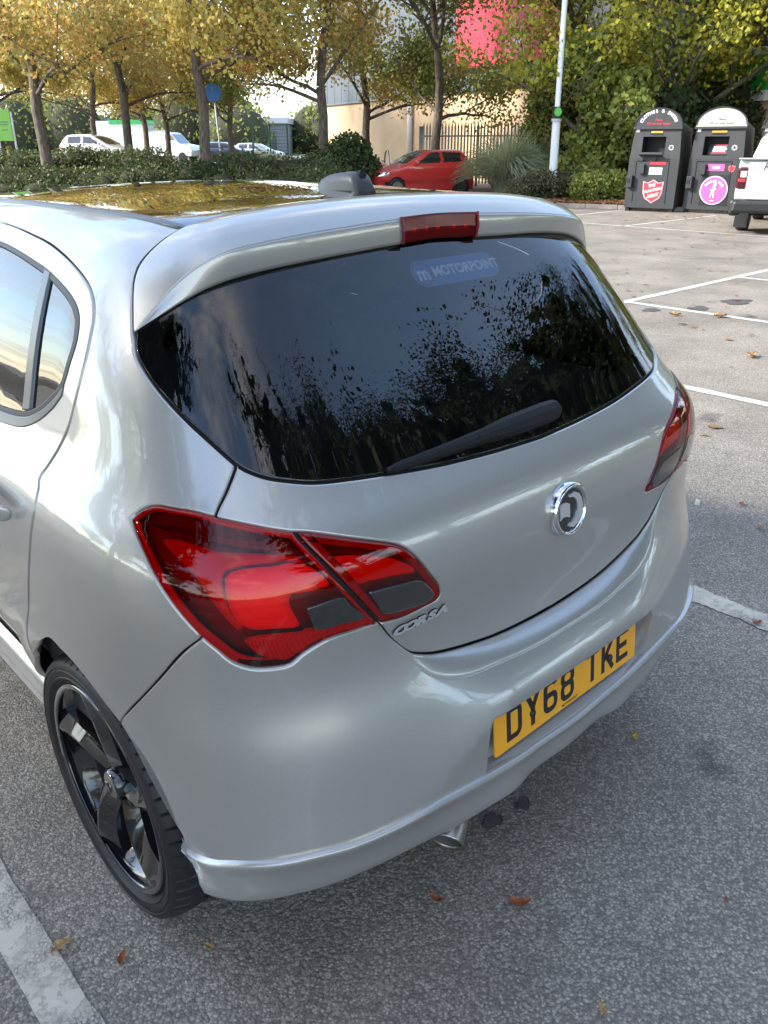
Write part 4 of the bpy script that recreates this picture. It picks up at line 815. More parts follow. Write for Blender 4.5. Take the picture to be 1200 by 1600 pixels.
# aerial base on the roof
MAT['aerial_grey'] = simple('aerial_grey', (.045, .048, .052), .42)
ab = TOPC.to3(TOPC.to2(np.array([(0, .715, 1.50)])), F_body)[0]
secs = [(.078, .010, .004), (.074, .017, .013), (.058, .024, .026), (.025, .028, .036), (-.02, .030, .041), (-.050, .030, .041), (-.062, .030, .036), (-.070, .029, .022), (-.078, .029, .004)]
V, Fc = [], []
for y, w, h in secs:
    for k in range(9):
        a = math.pi*k/8; V.append((ab[0]-w*math.copysign(abs(math.cos(a))**.55, math.cos(a)), ab[1]+y, ab[2]-.008+(h+.006)*abs(math.sin(a))**.6))
for i in range(len(secs)-1):
    for j in range(8): Fc.append((i*9+j, i*9+9+j, i*9+10+j, i*9+j+1))
Fc += [tuple(range(9)), tuple((len(secs)-1)*9+8-k for k in range(9))]
an = mesh('aerial_base', V, Fc, MAT['aerial_grey'], car, True)
MB().tube([(ab[0], ab[1]-.050, ab[2]+.032), (ab[0], ab[1]-.066, ab[2]+.034)], [.009, .010], 14).build('aerial_socket', MAT['gap_dark'], an)
V, Fc = lathe([(1, 0), (1, .005)], 32); mesh('aerial_gasket', [(ab[0]+x_*.038, ab[1]+y_*.098, ab[2]-.004+z_) for x_, y_, z_ in V], Fc, MAT['rubber'], an)
# exhaust
ex0, ex1 = Vector((-.352, .020, .290)), Vector((-.175, .120, .375)); dv_ = (ex1-ex0).normalized()
EM = frame(ex0, (1, 0, 0), (0, .1, 1)); EM = Matrix.Translation(ex0) @ dv_.to_track_quat('Z', 'Y').to_matrix().to_4x4()
V, Fc = lath([(.029, .006), (.033, .0), (.035, .004), (.0345, .04), (.033, .16), (.026, .165), (.026, .20)], EM, 32)
exh = mesh('exhaust_tip', V, Fc, MAT['steel'], car, True)
V, Fc = lath([(.029, .006), (.028, .15), (.001, .15)], EM, 24); mesh('exhaust_bore', V, Fc, simple('soot', (.10, .095, .085), .6), exh, True)
# door handles
for m, d_ in ((-1, dr), (1, ddr)):
    hp = np.array([(m*.86, .705, .956), (m*.86, .76, .960), (m*.86, .86, .968), (m*.86, .95, .970)]); hs = (DL if m < 0 else DR).to3((DL if m < 0 else DR).to2(hp), F_body); hn = grad(F_body, hs)
    cen_ = [hs[0]+hn[0]*.006, hs[0]*.7+hs[1]*.3+hn[0]*.030, hs[1]+hn[1]*.036, hs[2]+hn[2]*.036, hs[3]+hn[3]*.012]
    V, Fc = [], []
    for i, p in enumerate(cen_):
        w_, t2 = ((.016, .008), (.020, .011), (.021, .011), (.020, .010), (.014, .008))[i]
        for a in range(12):
            an_ = 2*math.pi*a/12; V.append(p+np.array([0, 0, 1])*w_*math.copysign(abs(math.sin(an_))**.7, math.sin(an_))+hn[1]*t2*math.copysign(abs(math.cos(an_))**.7, math.cos(an_)))
    for i in range(4):
        for a in range(12): Fc.append((i*12+a, i*12+(a+1) % 12, i*12+12+(a+1) % 12, i*12+12+a))
    Fc += [tuple(range(11, -1, -1)), tuple(48+k for k in range(12))]
    h_ = mesh('door_handle', V, Fc, S_, d_, True); mo = h_.modifiers.new('s', 'SUBSURF'); mo.levels = mo.render_levels = 2
# ------------------------------------------------------------------ wheels
def tyre_mesh():
    prof = [(.243, -.004), (.249, .003), (.258, -.006), (.262, -.0105), (.264, -.0085), (.275, -.0125), (.280, -.0125), (.2815, -.0105), (.284, -.0105), (.2855, -.0125), (.290, -.012), (.299, -.006), (.305, .006), (.309, .018), (.311, .030), (.3125, .055), (.3125, .060), (.304, .061), (.304, .068), (.3125, .069), (.3125, .100), (.304, .101), (.304, .108), (.3125, .109), (.3125, .150), (.304, .151), (.304, .158), (.3125, .159), (.311, .180), (.305, .200), (.295, .212), (.275, .216), (.240, .205), (.228, .19)]
    N = 540; V = []; Fc = []
    for i, (r, h) in enumerate(prof):
        for k in range(N):
            rr = r
            if (k % 9) == (0 if h < .1 else 4) and ((.006 <= h <= .05) or (.165 <= h <= .2) or (.069 <= h <= .10 and k % 2)): rr = r-.007
            if abs(r-.275) < .001 and h < 0 : rr = r
            a = 2*math.pi*k/N; V.append((h, rr*math.cos(a), rr*math.sin(a)))
    for i in range(len(prof)-1):
        for k in range(N): Fc.append((i*N+k, i*N+(k+1) % N, (i+1)*N+(k+1) % N, (i+1)*N+k))
    return V, Fc
def wheel(loc, m):
    w = empty('wheel', loc, 0 if m < 0 else math.pi, car)
    V, Fc = TYRE; t = mesh('tyre', V, Fc, MAT['rubber'], w, True)
    t.data.polygons.foreach_set('use_smooth', [True]*len(t.data.polygons)); mo = t.modifiers.new('e', 'EDGE_SPLIT'); mo.split_angle = math.radians(45)
    V, Fc = lathe([(.233, -.004), (.241, -.008), (.246, -.004), (.247, .004), (.238, .010), (.228, .020), (.216, .05), (.213, .052)], 96, 'x'); rim_ = mesh('rim', V, Fc, MAT['rim_black'], w, True)
    V, Fc = lathe([(.213, .052), (.208, .12), (.212, .19), (.23, .2)], 72, 'x'); mesh('rim_barrel', V, Fc, MAT['rim_dull'], rim_, True)
    V, Fc = lathe([(.20, .10), (.05, .085), (.001, .085)], 48, 'x'); mesh('brake_drum', V, Fc, simple('brake_dark', (.02, .02, .02), .7), w, True)
    for s_ in range(5):
        V, Fc = [], []; n_ = 12; a0 = 2*math.pi*s_/5+.42
        for i in range(n_+1):
            t_ = i/n_; r = .040+.199*t_; sw = -.30*t_**1.4
            wl_ = np.interp(t_, [0, .25, .6, .85, 1], [.62, .38, .26, .33, .42]); wr = np.interp(t_, [0, .25, .6, .85, 1], [.62, .34, .17, .19, .26])
            zc = np.interp(t_, [0, .2, .5, 1], [.020, .010, .002, -.004])
            for dw_, dz in ((-wl_, .050), (-wl_*.98, zc+.030-.012*t_), (-wl_*.45, zc+.012), (-.02, zc), (.02, zc+.0005), (wr*.96, zc+.018), (wr, .050)):
                a = a0+sw+dw_; V.append((dz, r*math.cos(a), r*math.sin(a)))
        for i in range(n_):
            for j in range(6): Fc.append((i*7+j, i*7+j+1, i*7+8+j, i*7+7+j))
        sp_ = mesh('spoke', V, Fc, MAT['rim_black'], w, True); mo = sp_.modifiers.new('e', 'EDGE_SPLIT'); mo.split_angle = math.radians(28)
        a = a0+math.pi/5; MB().tube([(.024, .056*math.cos(a), .056*math.sin(a)), (.040, .056*math.cos(a), .056*math.sin(a))], .010, 6).build('wheel_bolt', MAT['rim_dull'], w)
    V, Fc = lathe([(.036, .030), (.034, .012), (.031, .008), (.0285, .0075)], 40, 'x'); mesh('hub_ring', V, Fc, MAT['rim_black'], w, True)
    V, Fc = lathe([(.0285, .0078), (.026, .006), (.0005, .0055)], 32, 'x'); hc = mesh('hub_cap', V, Fc, MAT['steel'], w, True)
    k_ = MB()
    for pts in ([(-.014, .006), (-.003, .009), (-.005, -.002), (-.014, -.005)], [(.001, -.016), (.002, -.004), (.005, .008), (.014, .009)], [(.014, .004), (.008, -.008), (.004, -.016)]): k_.tube([(.0045, -a, bb) for a, bb in pts], .0018, 5)
    k_.build('hub_emblem', MAT['black_gloss'], hc)
MAT['rim_dull'] = simple('rim_dull', (.012, .012, .012), .55)
TYRE = tyre_mesh()
for loc, m in (((-.796, .620, .3125), -1), ((.796, .620, .3125), 1), ((-.790, 3.13, .3125), -1), ((.790, 3.13, .3125), 1)): wheel(loc, m)
# wheel housings and underbody
for y0 in (.62, 3.13):
    for m in (-1, 1):
        V, Fc = lathe([(.340, 0), (.350, .02), (.350, .26), (.001, .26)], 40, 'x', 2*math.pi)
        V = [(m*(-.0) + (m*.775-m*(h) if True else 0), y0+cc, .315+s_) for h, cc, s_ in V]; V = [(x_, y_, max(z_, .37)) for x_, y_, z_ in V]
        mesh('wheel_housing', V, Fc, MAT['gap_dark'], car, True)
ub = MB(); ub.box((0, 2.25, .25), (1.30, 3.1, .12)); ub.box((0, .55, .46), (1.10, .80, .16)); ub.build('underbody', MAT['gap_dark'], car)
MB().tube([(-.18, .118, .372), (-.10, .22, .34), (-.1, .9, .24)], .028, 10).build('exhaust_pipe', MAT['steel'], car, True)
# ------------------------------------------------------------------ cabin
def lining():
    C = np.array([0, 1.35, .95]); n1, n2 = 72, 150; V = []; q = []
    th = np.linspace(.02, math.pi-.02, n1); ph = np.linspace(0, 2*math.pi, n2, endpoint=False)
    TH, PH = np.meshgrid(th, ph, indexing='ij'); d = np.stack([np.sin(TH)*np.cos(PH), np.sin(TH)*np.sin(PH), np.cos(TH)], -1).reshape(-1, 3)
    ts = np.linspace(.1, 3.0, 120); r = np.full(len(d), 3.0); done = np.zeros(len(d), bool)
    for t in ts:
        v = F_body(C+d*t)+.045; k = (~done) & (v >= 0); r[k] = t; done |= k
    lo, hi = r-.025, r
    for _ in range(14):
        m = (lo+hi)/2; v = F_body(C+d*m[:, None])+.045; lo = np.where(v < 0, m, lo); hi = np.where(v < 0, hi, m)
    P = C+d*hi[:, None]; P[:, 2] = np.maximum(P[:, 2], .40); P[:, 1] = np.clip(P[:, 1], .12, 2.75); Fc = []
    x, y, z = P.T
    win_s = (np.abs(x) > .52) & (z > 1.10) & (z < 1.40) & (y > .64) & (y < 2.25) & ~((y > 1.34) & (y < 1.44))
    win_r = (y < .62) & (z > 1.075) & (z < 1.43) & (np.abs(x) < .60)
    win_f = (y > 2.02) & (z > 1.02) & (np.abs(x) < .68)
    open_ = win_s | win_r | win_f
    for i in range(n1-1):
        for j in range(n2):
            f = (i*n2+j, i*n2+(j+1) % n2, (i+1)*n2+(j+1) % n2, (i+1)*n2+j)
            if sum(open_[list(f)]) < 2: Fc.append(f)
    return P, Fc
V, Fc = lining(); mesh('cabin_lining', V, Fc, MAT['cabin'], car, True)
def pad(name, ctr, dim, tilt=0.0, parent=car, r=.06):
    b = MB().box((0, 0, 0), dim); o = b.build(name, MAT['cabin'], parent, True, bevel=r, seg=4); o.location = ctr; o.rotation_euler = (tilt, 0, 0); return o
for x_ in (-.36, .36):
    pad('front_seat', (x_, 1.62, .88), (.50, .16, .66), -.2); pad('seat_cushion', (x_, 1.90, .58), (.50, .52, .16)); pad('headrest', (x_, 1.53, 1.27), (.27, .10, .17), -.1, r=.045)
    for k in (-.06, .06): MB().tube([(x_+k, 1.55, 1.15), (x_+k, 1.53, 1.24)], .007, 6).build('headrest_post', MAT['steel'], car)
for x_ in (-.40, 0, .40): pad('headrest', (x_, .70, 1.155), (.25, .09, .14), -.12, r=.04)
pad('rear_seat', (0, .82, .78), (1.28, .16, .64), -.25); pad('seat_cushion', (0, 1.1, .52), (1.28, .5, .16))
sh = MB(); sh.box((0, .44, 1.04), (1.16, .46, .02)); sh.build('parcel_shelf', MAT['cabin'], car)
pad('dashboard', (0, 2.42, .96), (1.36, .42, .16), 0, r=.05)
V, Fc = lathe([(.175+.014*math.cos(a), .014*math.sin(a)) for a in np.linspace(0, 2*math.pi, 10)], 36); SM = frame((.36, 2.14, 1.0), (1, 0, 0), (0, .4, .9)); mesh('steering_wheel', [tuple(SM @ Vector(v)) for v in V], Fc, MAT['black_plastic'], car, True)
sm_ = GAP_FILL.build('gap_fillers', MAT['gap_dark'], car)
# ------------------------------------------------------------------ the car park: a local frame, 'lat' across and 'dep' away from the car
RX_, AX_ = Vector((.7283, -.6852, 0)), Vector((.6852, .7283, 0)); O_ = Vector((-1.28, -.78, 0)); ROT = -0.7549
def site(a, d, z=0.0): return O_+RX_*a+AX_*d+Vector((0, 0, z))
asph = asphaltmat('tarmac', .275); LINE = linemat('road_paint'); LINE_FAR = linemat('road_paint_far', (.62, .59, .52), .28)
s_ = 500.0
gnd = mesh('ground', [(-s_, -s_, 0), (s_, -s_, 0), (s_, s_, 0), (-s_, s_, 0)], [(0, 1, 2, 3)], asph); tag(gnd, 'worn grey tarmac of the car park', kind='structure')
def road_line(p, q, w=.10, nm='parking_line', jag=.006):
    p, q = Vector(p), Vector(q); L = (q-p).length; n = max(2, int(L/(.010 if w > .095 and L < 7 else .05))); d = (q-p)/L; s = Vector((-d.y, d.x, 0)); V = []
    fine = abs(p.x+1.025) < .01 or abs(p.x-1.46) < .01; ph = [random.uniform(0, 6.28) for _ in range(8)]
    def edge_(i, k): 
        q = L*i/n; r = sum(math.sin(q*f+ph[j+4*k])*a_ for j, (f, a_) in enumerate(((3.1, .35), (7.7, .3), (19, .25), (47, .2)))); return w/2+jag*(r+random.gauss(0, .25))
    for i in range(n+1):
        t = p+d*(L*i/n); V += [tuple(t-s*edge_(i, 0))[:2]+(.004,), tuple(t+s*edge_(i, 1))[:2]+(.004,)]
    o = mesh(nm, V, [(2*i, 2*i+2, 2*i+3, 2*i+1) for i in range(n)], LINE if fine else LINE_FAR); o['kind'] = 'structure'; return o
road_line((-1.025, -2.2, 0), (-1.025, 4.0, 0), .094, jag=.004); road_line((1.46, -1.6, 0), (1.46, 4.0, 0), .115, jag=.012)
for x_ in (4.2, 7.0, 9.75, 12.5): road_line((x_, -1.6, 0), (x_, 4.0, 0), .10)
for x_ in (-3.6, -6.2, -8.8): road_line((x_, -1.6, 0), (x_, 4.0, 0), .10)
road_line((-9, 4.05, 0), (13.5, 4.05, 0), .10)
road_line((15.3, 5.0, 0), (15.3, 13.5, 0), .09); road_line((15.35, 11.5, 0), (20.2, 11.85, 0), .09); road_line((15.35, 9.17, 0), (19.6, 9.17, 0), .09)

# ------------------------------------------------------------------ foliage
def leaves(P, size, N_=None, spread=1.0):
    """a bent diamond per point"""
    n = len(P); a = RNG.normal(size=(n, 3)); a[:, 2] *= .8; a /= np.linalg.norm(a, axis=1, keepdims=True)
    u = np.cross(a, RNG.normal(size=(n, 3))); u /= np.maximum(np.linalg.norm(u, axis=1, keepdims=True), 1e-6); v = np.cross(a, u)
    s = (size*RNG.uniform(.6, 1.35, n))[:, None]
    V = np.stack([P-u*s*.55, P+v*s*.42+a*s*.13, P+u*s*.62, P-v*s*.42+a*s*.13], 1).reshape(-1, 3)
    i = np.arange(n)*4; F = np.concatenate([np.stack([i, i+1, i+2], 1), np.stack([i, i+2, i+3], 1)])
    return V, F
def fastmesh(name, V, F, mat):
    me = bpy.data.meshes.new(name); V = np.asarray(V, np.float32); F = np.asarray(F, np.int32); k = F.shape[1]
    me.vertices.add(len(V)); me.vertices.foreach_set('co', V.ravel()); me.loops.add(F.size); me.loops.foreach_set('vertex_index', F.ravel())
    me.polygons.add(len(F)); me.polygons.foreach_set('loop_start', np.arange(0, F.size, k, dtype=np.int32)); me.polygons.foreach_set('loop_total', np.full(len(F), k, np.int32))
    me.update(calc_edges=True); me.validate(); me.materials.append(mat); return me
def tree_mesh(seed, h, r0, fork, spread, nleaf, lsize, leafm, barkm, levels=3, kids=5, droop=.15):
    rnd = random.Random(seed); b = MB(); tips = []
    def limb(p, d, L, r, lv):
        pts = [p]; rad = [r]; q = Vector(p); dd = Vector(d)
        n = 6 if lv < 2 else 4
        for i in range(n):
            dd = (dd+Vector((rnd.gauss(0, .14), rnd.gauss(0, .14), rnd.gauss(.05, .10)-droop*.35*(lv > 0)))).normalized(); q = q+dd*(L/n); pts.append(q.copy()); rad.append(r*(1-.62*(i+1)/n))
            if lv >= 1: tips.append((q.copy(), lv))
        b.tube(pts, rad, 9 if lv == 0 else (6 if lv == 1 else 4), caps=False)
        if lv < levels:
            for k in range(kids if lv else kids+3):
                i = rnd.randint(2, n) if lv else rnd.randint(1, n); i = min(i, n)
                an = rnd.uniform(0, 6.283); e = rnd.uniform(.15, .75) if lv else rnd.uniform(.25, .9)
                side = Vector((math.cos(an), math.sin(an), e)).normalized(); nd = (dd*.35+side).normalized()
                limb(pts[i], nd, L*(rnd.uniform(.5, .75) if lv else rnd.uniform(.42, .62)*spread), max(rad[i]*.62, .008), lv+1)
    trunk = [Vector((0, 0, -.3)), Vector((rnd.gauss(0, .02), rnd.gauss(0, .02), fork*.3)), Vector((rnd.gauss(0, .05), rnd.gauss(0, .05), fork*.7)), Vector((rnd.gauss(0, .08), rnd.gauss(0, .08), fork))]
    b.tube(trunk, [r0*1.35, r0*1.02, r0*.93, r0*.9], 12, caps=False)
    limb(trunk[-1], Vector((rnd.gauss(0, .05), rnd.gauss(0, .05), 1)), h-fork, r0*.88, 0)
    for k in range(3):
        an = rnd.uniform(0, 6.28); limb(trunk[-1]-Vector((0, 0, fork*.08*k)), Vector((math.cos(an), math.sin(an), .45)), (h-fork)*.55*spread, r0*.42, 1)
    tp = np.array([tuple(t) for t, lv in tips for _ in range(1 if lv < 3 else 3)]); tp = tp[tp[:, 2] > fork*.95]
    P = tp[RNG.integers(0, len(tp), nleaf)]+RNG.normal(size=(nleaf, 3))*np.array([.30, .30, .24])*(.75 if kids > 5 else 1)
    V, F = leaves(P, lsize)
    if kids > 5:
        P2 = tp[RNG.integers(0, len(tp), 6500)]*np.array([.84, .84, .94]); V2, F2 = leaves(P2, .46); F = np.concatenate([F, F2+len(V)]); V = np.concatenate([V, V2])
    tm_ = bpy.data.meshes.new('trunk'); tm_.from_pydata(b.V, [], b.F); tm_.materials.append(barkm); tm_.polygons.foreach_set('use_smooth', [True]*len(tm_.polygons))
    return tm_, fastmesh('crown', V, F, leafm)
AUT = [(.68, .34, .10), (.64, .45, .13), (.50, .42, .13), (.36, .36, .11), (.76, .54, .14), (.30, .31, .10), (.58, .42, .13), (.48, .29, .12)]
YEL = [(.40, .40, .06), (.60, .50, .05), (.28, .32, .06), (.50, .44, .06), (.20, .26, .05), (.66, .52, .05)]
OLI = [(.22, .25, .07), (.30, .31, .07), (.16, .20, .05), (.38, .34, .08), (.24, .28, .07)]
DKG = [(.035, .06, .02), (.055, .09, .025), (.08, .11, .03), (.04, .07, .022), (.11, .12, .035)]
LM_ = dict(aut2=leafmat('leaf_autumn_green', [(.70, .41, .11), (.60, .46, .12), (.44, .40, .11), (.76, .55, .13), (.36, .36, .10), (.58, .38, .12)], .45), aut=leafmat('leaf_autumn', AUT, .45), yel=leafmat('leaf_yellow', YEL), oli=leafmat('leaf_olive', OLI), dkg2=leafmat('leaf_tall', [(.02, .035, .012), (.035, .05, .016), (.05, .06, .018), (.025, .04, .014)], .2), dkg=leafmat('leaf_dark', DKG, .25), ivy=leafmat('leaf_shrub', [(.18, .24, .06), (.28, .34, .07), (.42, .42, .09), (.14, .19, .05), (.36, .39, .08)], .42),
           hed=leafmat('leaf_hedge', [(.07, .10, .035), (.10, .13, .04), (.14, .13, .06), (.08, .11, .035), (.13, .15, .05)], .25), bro=leafmat('leaf_brown', [(.16, .11, .06), (.12, .12, .05), (.20, .16, .08), (.08, .10, .04)], .2))
TV = {'a': tree_mesh(3, 8.6, .17, 2.9, 1.0, 26000, .125, LM_['aut'], MAT['bark']), 'b': tree_mesh(11, 9.2, .16, 3.0, .95, 27000, .125, LM_['aut2'], MAT['bark']),
      'c': tree_mesh(23, 8.8, .18, 2.6, 1.05, 26000, .125, LM_['oli'], MAT['bark']), 'y': tree_mesh(31, 8.5, .26, 2.2, 1.05, 20000, .13, LM_['yel'], MAT['bark_green']),
      'g': tree_mesh(41, 9.6, .20, 2.4, 1.0, 90000, .068, LM_['dkg2'], MAT['bark'], kids=6), 's': tree_mesh(61, 8.6, .18, 2.8, 1.0, 9000, .13, LM_['oli'], MAT['bark']), 'o': tree_mesh(53, 9.0, .18, 2.8, .9, 18000, .13, LM_['oli'], MAT['bark'])}
def tree(kind, pos, rz, sc_, label, group='trees round the car park', name='plane_tree', zs=1.0):
    e = empty(name, pos, rz); e.scale = (sc_, sc_, sc_*zs); tag(e, label, 'tree', group)
    link('trunk', TV[kind][0], e); link('crown', TV[kind][1], e); return e
def blob(n, ctrs, flat=0.0):
    """points in the outer part of a union of ellipsoids: (x,y,z,rx,ry,rz)"""
    ctrs = np.array(ctrs, float); w = ctrs[:, 3]*ctrs[:, 4]*ctrs[:, 5]; k = RNG.choice(len(ctrs), n, p=w/w.sum()); d = RNG.normal(size=(n, 3)); d /= np.linalg.norm(d, axis=1, keepdims=True)
    r = RNG.uniform(.55, 1.0, n)**.6; P = ctrs[k, :3]+d*ctrs[k, 3:]*r[:, None]; P += RNG.normal(size=(n, 3))*.05
    return P[P[:, 2] > .02]
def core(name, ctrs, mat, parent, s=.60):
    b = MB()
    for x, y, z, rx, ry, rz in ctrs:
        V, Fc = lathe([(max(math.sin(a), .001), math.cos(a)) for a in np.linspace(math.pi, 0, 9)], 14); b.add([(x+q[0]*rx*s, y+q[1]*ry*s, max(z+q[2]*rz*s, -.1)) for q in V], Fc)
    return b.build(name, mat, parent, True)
CORE_SHADE = simple('core_shade', (.040, .042, .020), .95, var=.4, vscale=6)  # dark solid filling inside foliage, inner shade put into its colour
def shrub(name, pos, rz, ctrs, n, size, mat, label, cat='shrub', group=None):
    e = empty(name, pos, rz); tag(e, label, cat, group)
    V, F = leaves(blob(n, ctrs), size); link('foliage', fastmesh('foliage', V, F, mat), e); core('dark_core', ctrs, CORE_SHADE, e); return e

# planted bank with hedges on the left
def bank():
    V, Fc = [], []; A_ = np.linspace(-60, 1.5, 50); D_ = np.array([25.5, 26.5, 28, 30, 33, 36])
    zz = [0, .35, .62, .70, .62, .60]
    for a in A_:
        for d, z in zip(D_, zz):
            f = min(1, max(0, (1.5-a)/4)); V.append(tuple(site(a, d+.25*math.sin(a*.7), z*f+.04*math.sin(a*1.9+d))))
    for i in range(49):
        for j in range(5): Fc.append((i*6+j, i*6+6+j, i*6+7+j, i*6+j+1))
    return V, Fc
soil = simple('bank_soil', (.07, .055, .035), .95, var=.5, vscale=3, bump=.6, bscale=30)
V, Fc = bank(); o = mesh('planted_bank', V, Fc, soil, None, True); tag(o, 'low planted bank at the edge of the car park', kind='structure')
V = [tuple(site(a, d, .60+.002)) for a, d in ((-120, 35.5), (2.0, 35.5), (2.0, 160), (-120, 160))]
far = mesh('far_car_park', V, [(0, 1, 2, 3)], asphaltmat('far_tarmac', .22)); tag(far, 'raised car park beyond the hedges', kind='structure')
def hedge(pts, n, size, mat, label, h=.5, w=.7):
    ctrs = []
    for (a, d, z, k) in pts:
        p = site(a, d, z); ctrs.append((p.x, p.y, p.z, w*k, w*k, h*k))
    return shrub('hedge', (0, 0, 0), 0, ctrs, n, size, mat, label, 'hedge', 'hedges along the car park')
rr = random.Random(5)
def row(a0, a1, d, z, step, jd=.25): 
    n = int(abs(a1-a0)/step)+1; return [(a0+(a1-a0)*i/max(n-1, 1)+rr.gauss(0, .1), d+rr.gauss(0, jd), z+rr.gauss(0, .05), rr.uniform(.8, 1.25)) for i in range(n)]
hedge(row(-17, -7.2, 26.6, .58, .45)+row(-17, -7.2, 25.8, .22, .5), 26000, .075, LM_['hed'], 'dark low hedge at far left below the lime sign', .42)
hedge(row(-7.6, -5.0, 27.6, .72, .4), 7000, .075, LM_['dkg'], 'dense dark green hedge left of the thickest middle trunk', .50, .75)
hedge(row(-17, -7.5, 28.6, 1.02, .45), 18000, .075, LM_['hed'], 'rear hedge in front of the white estate car', .45)
hedge(row(-5.0, -1.7, 28.2, .92, .42)+row(-5.0, -2, 27.2, .5, .5), 10000, .075, LM_['hed'], 'brownish rounded hedge right of the blue round sign', .5, .8)
hedge(row(-6.8, -1.0, 26.2, .25, .45, .1), 7000, .07, LM_['hed'], 'low pale green hedge strip along the kerb', .28, .5)
shrub('dark_shrub', site(-1.3, 29.6, .3), 0, [(0, 0, .55, 1.3, 1.0, .95), (.9, .1, .35, .9, .8, .7), (-.9, .2, .4, .9, .8, .75), (.2, 0, 1.15, .8, .7, .6)], 9000, .10, LM_['dkg'], 'rounded dark green shrub left of the red hatchback')

tree('s', (-6.6, 5.1, 0), .8, 1.05, 'unseen olive tree left of the silver car, set there to shade it', None)  # out of view on the sun line, thinly leaved to dapple the car
tree('g', (-8.6, 1.6, 0), 2.8, .95, 'broad green tree standing left of the dark hatchback', None)
# trees of the background row, left to right
G_ = 'autumn trees in the row behind the hedge'
for kind, a, d, z, rz, s_, lb in (
    ('b', -15.6, 36, .6, 1.0, .92, 'forked autumn tree at far left behind the lime sign'),
    ('a', -10.45, 27.2, .55, 0.3, 1.0, 'autumn tree with thick trunk beside the white estate car'),
    ('b', -15.0, 46, .6, 2.2, .95, 'slim autumn tree behind the white estate car'),
    ('a', -10.4, 36.0, .6, 2.0, 1.0, 'autumn tree between the white estate car and the white van'),
    ('a', -14.0, 52, .6, 3.9, .95, 'thin distant tree in front of the white box truck'),
    ('b', -5.55, 27.4, .6, 0.4, 1.02, 'thick-trunked autumn tree beside the blue round sign'),
    ('b', -12.2, 50, .6, 5.1, .9, 'thin distant autumn tree behind the white van'),
    ('o', -8.3, 48, .6, 0.7, .9, 'slim distant tree right of the blue round sign'),
    ('a', -2.1, 30.2, .5, 4.0, 1.0, 'autumn tree left of the red hatchback with arching right limb'),
    ('c', 1.98, 33.5, .1, 2.6, 1.0, 'olive leaved tree in front of the palisade fence'),
    ('a', -.75, 38.5, .2, 1.1, 1.0, 'autumn tree by the corner of the beige building'),
    ('b', -22, 33, .6, 3.0, 1.0, 'autumn tree beyond the left edge of the hedge')):
    tree(kind, site(a, d, z), rz, s_, lb, G_)
tree('y', site(9.5, 29.0, 0), .6, 1.05, 'ivy clad yellow tree with spreading limbs behind the clothes banks', None)
for a, d, r_, s_ in ((13.5, 30, 2.0, 1.0), (15.8, 24, 4.0, 1.0)): tree('y', site(a, d, 0), r_, s_, {13.5: 'yellow tree at right behind the pickup', 15.8: 'yellow tree far right beyond the pickup'}[a], None)
# distant belt
ctr = []
for k in range(64):
    a = -130+k*3.6+rr.gauss(0, 1); p = site(a, 118+rr.gauss(0, 6), .6); ctr.append((p.x, p.y, 3.0, 4.5, 4.5, rr.uniform(3.5, 7)))
V, F = leaves(blob(60000, ctr), .42); o = link('distant_wood', fastmesh('distant_wood', V, F, LM_['oli'])); tag(o, 'distant belt of trees on the skyline', kind='stuff')
o2 = core('distant_wood_shade', ctr, CORE_SHADE, o, .8); o2['kind'] = 'stuff'
# trees behind and beside the camera (seen only in the reflections)
for k, (az, r_, s_, kd) in enumerate(((20, 12.0, 1.30, 'g'), (37, 13.0, 1.18, 'g'), (52, 14.0, .98, 'g'), (64, 15.0, .82, 'g'), (76, 16.0, .64, 'g'), (90, 18, .56, 'o'), (102, 20, .62, 'o'))):
    t_ = math.radians(az); tree(kd, (math.sin(t_)*r_, -math.cos(t_)*r_, 0), k*1.3, s_, ['tall dark tree standing nearest behind the car', 'tall dark tree second in the row behind the car', 'tall dark tree third in the row behind the car', 'dark tree fourth in the row behind the car', 'dark tree near the right end of the row behind the car', 'olive tree right of the silver car across the bays', 'olive tree right of the silver car beside the end bay'][k], 'trees behind the silver car')
ctr = [(math.sin(math.radians(a))*r_, -math.cos(math.radians(a))*r_, .9, 1.6, 1.6, 1.5) for a, r_ in zip(range(8, 104, 6), np.linspace(10.5, 19, 16))]
shrub('tall_hedge', (0, 0, 0), 0, ctr, 12000, .14, LM_['dkg'], 'tall hedge under the row of trees behind the car', 'hedge')
ctr = [(-19+rr.gauss(0, .4), y, .8, 1.3, 1.5, 1.3) for y in np.arange(-14, 34, 1.8)]
shrub('tall_hedge', (0, 0, 0), 0, ctr, 10000, .14, LM_['hed'], 'long hedge at the left side of the car park', 'hedge')
for k, y in enumerate((-9, -1, 7, 15, 24)): tree('ab'[k % 2], (-22+rr.gauss(0, .6), y, 0), k*1.7, .95, ['small autumn tree at left rear of the car park', 'small autumn tree second along the left hedge', 'small autumn tree third along the left hedge', 'small autumn tree fourth along the left hedge', 'small autumn tree at left front of the car park'][k], 'small trees along the left hedge')

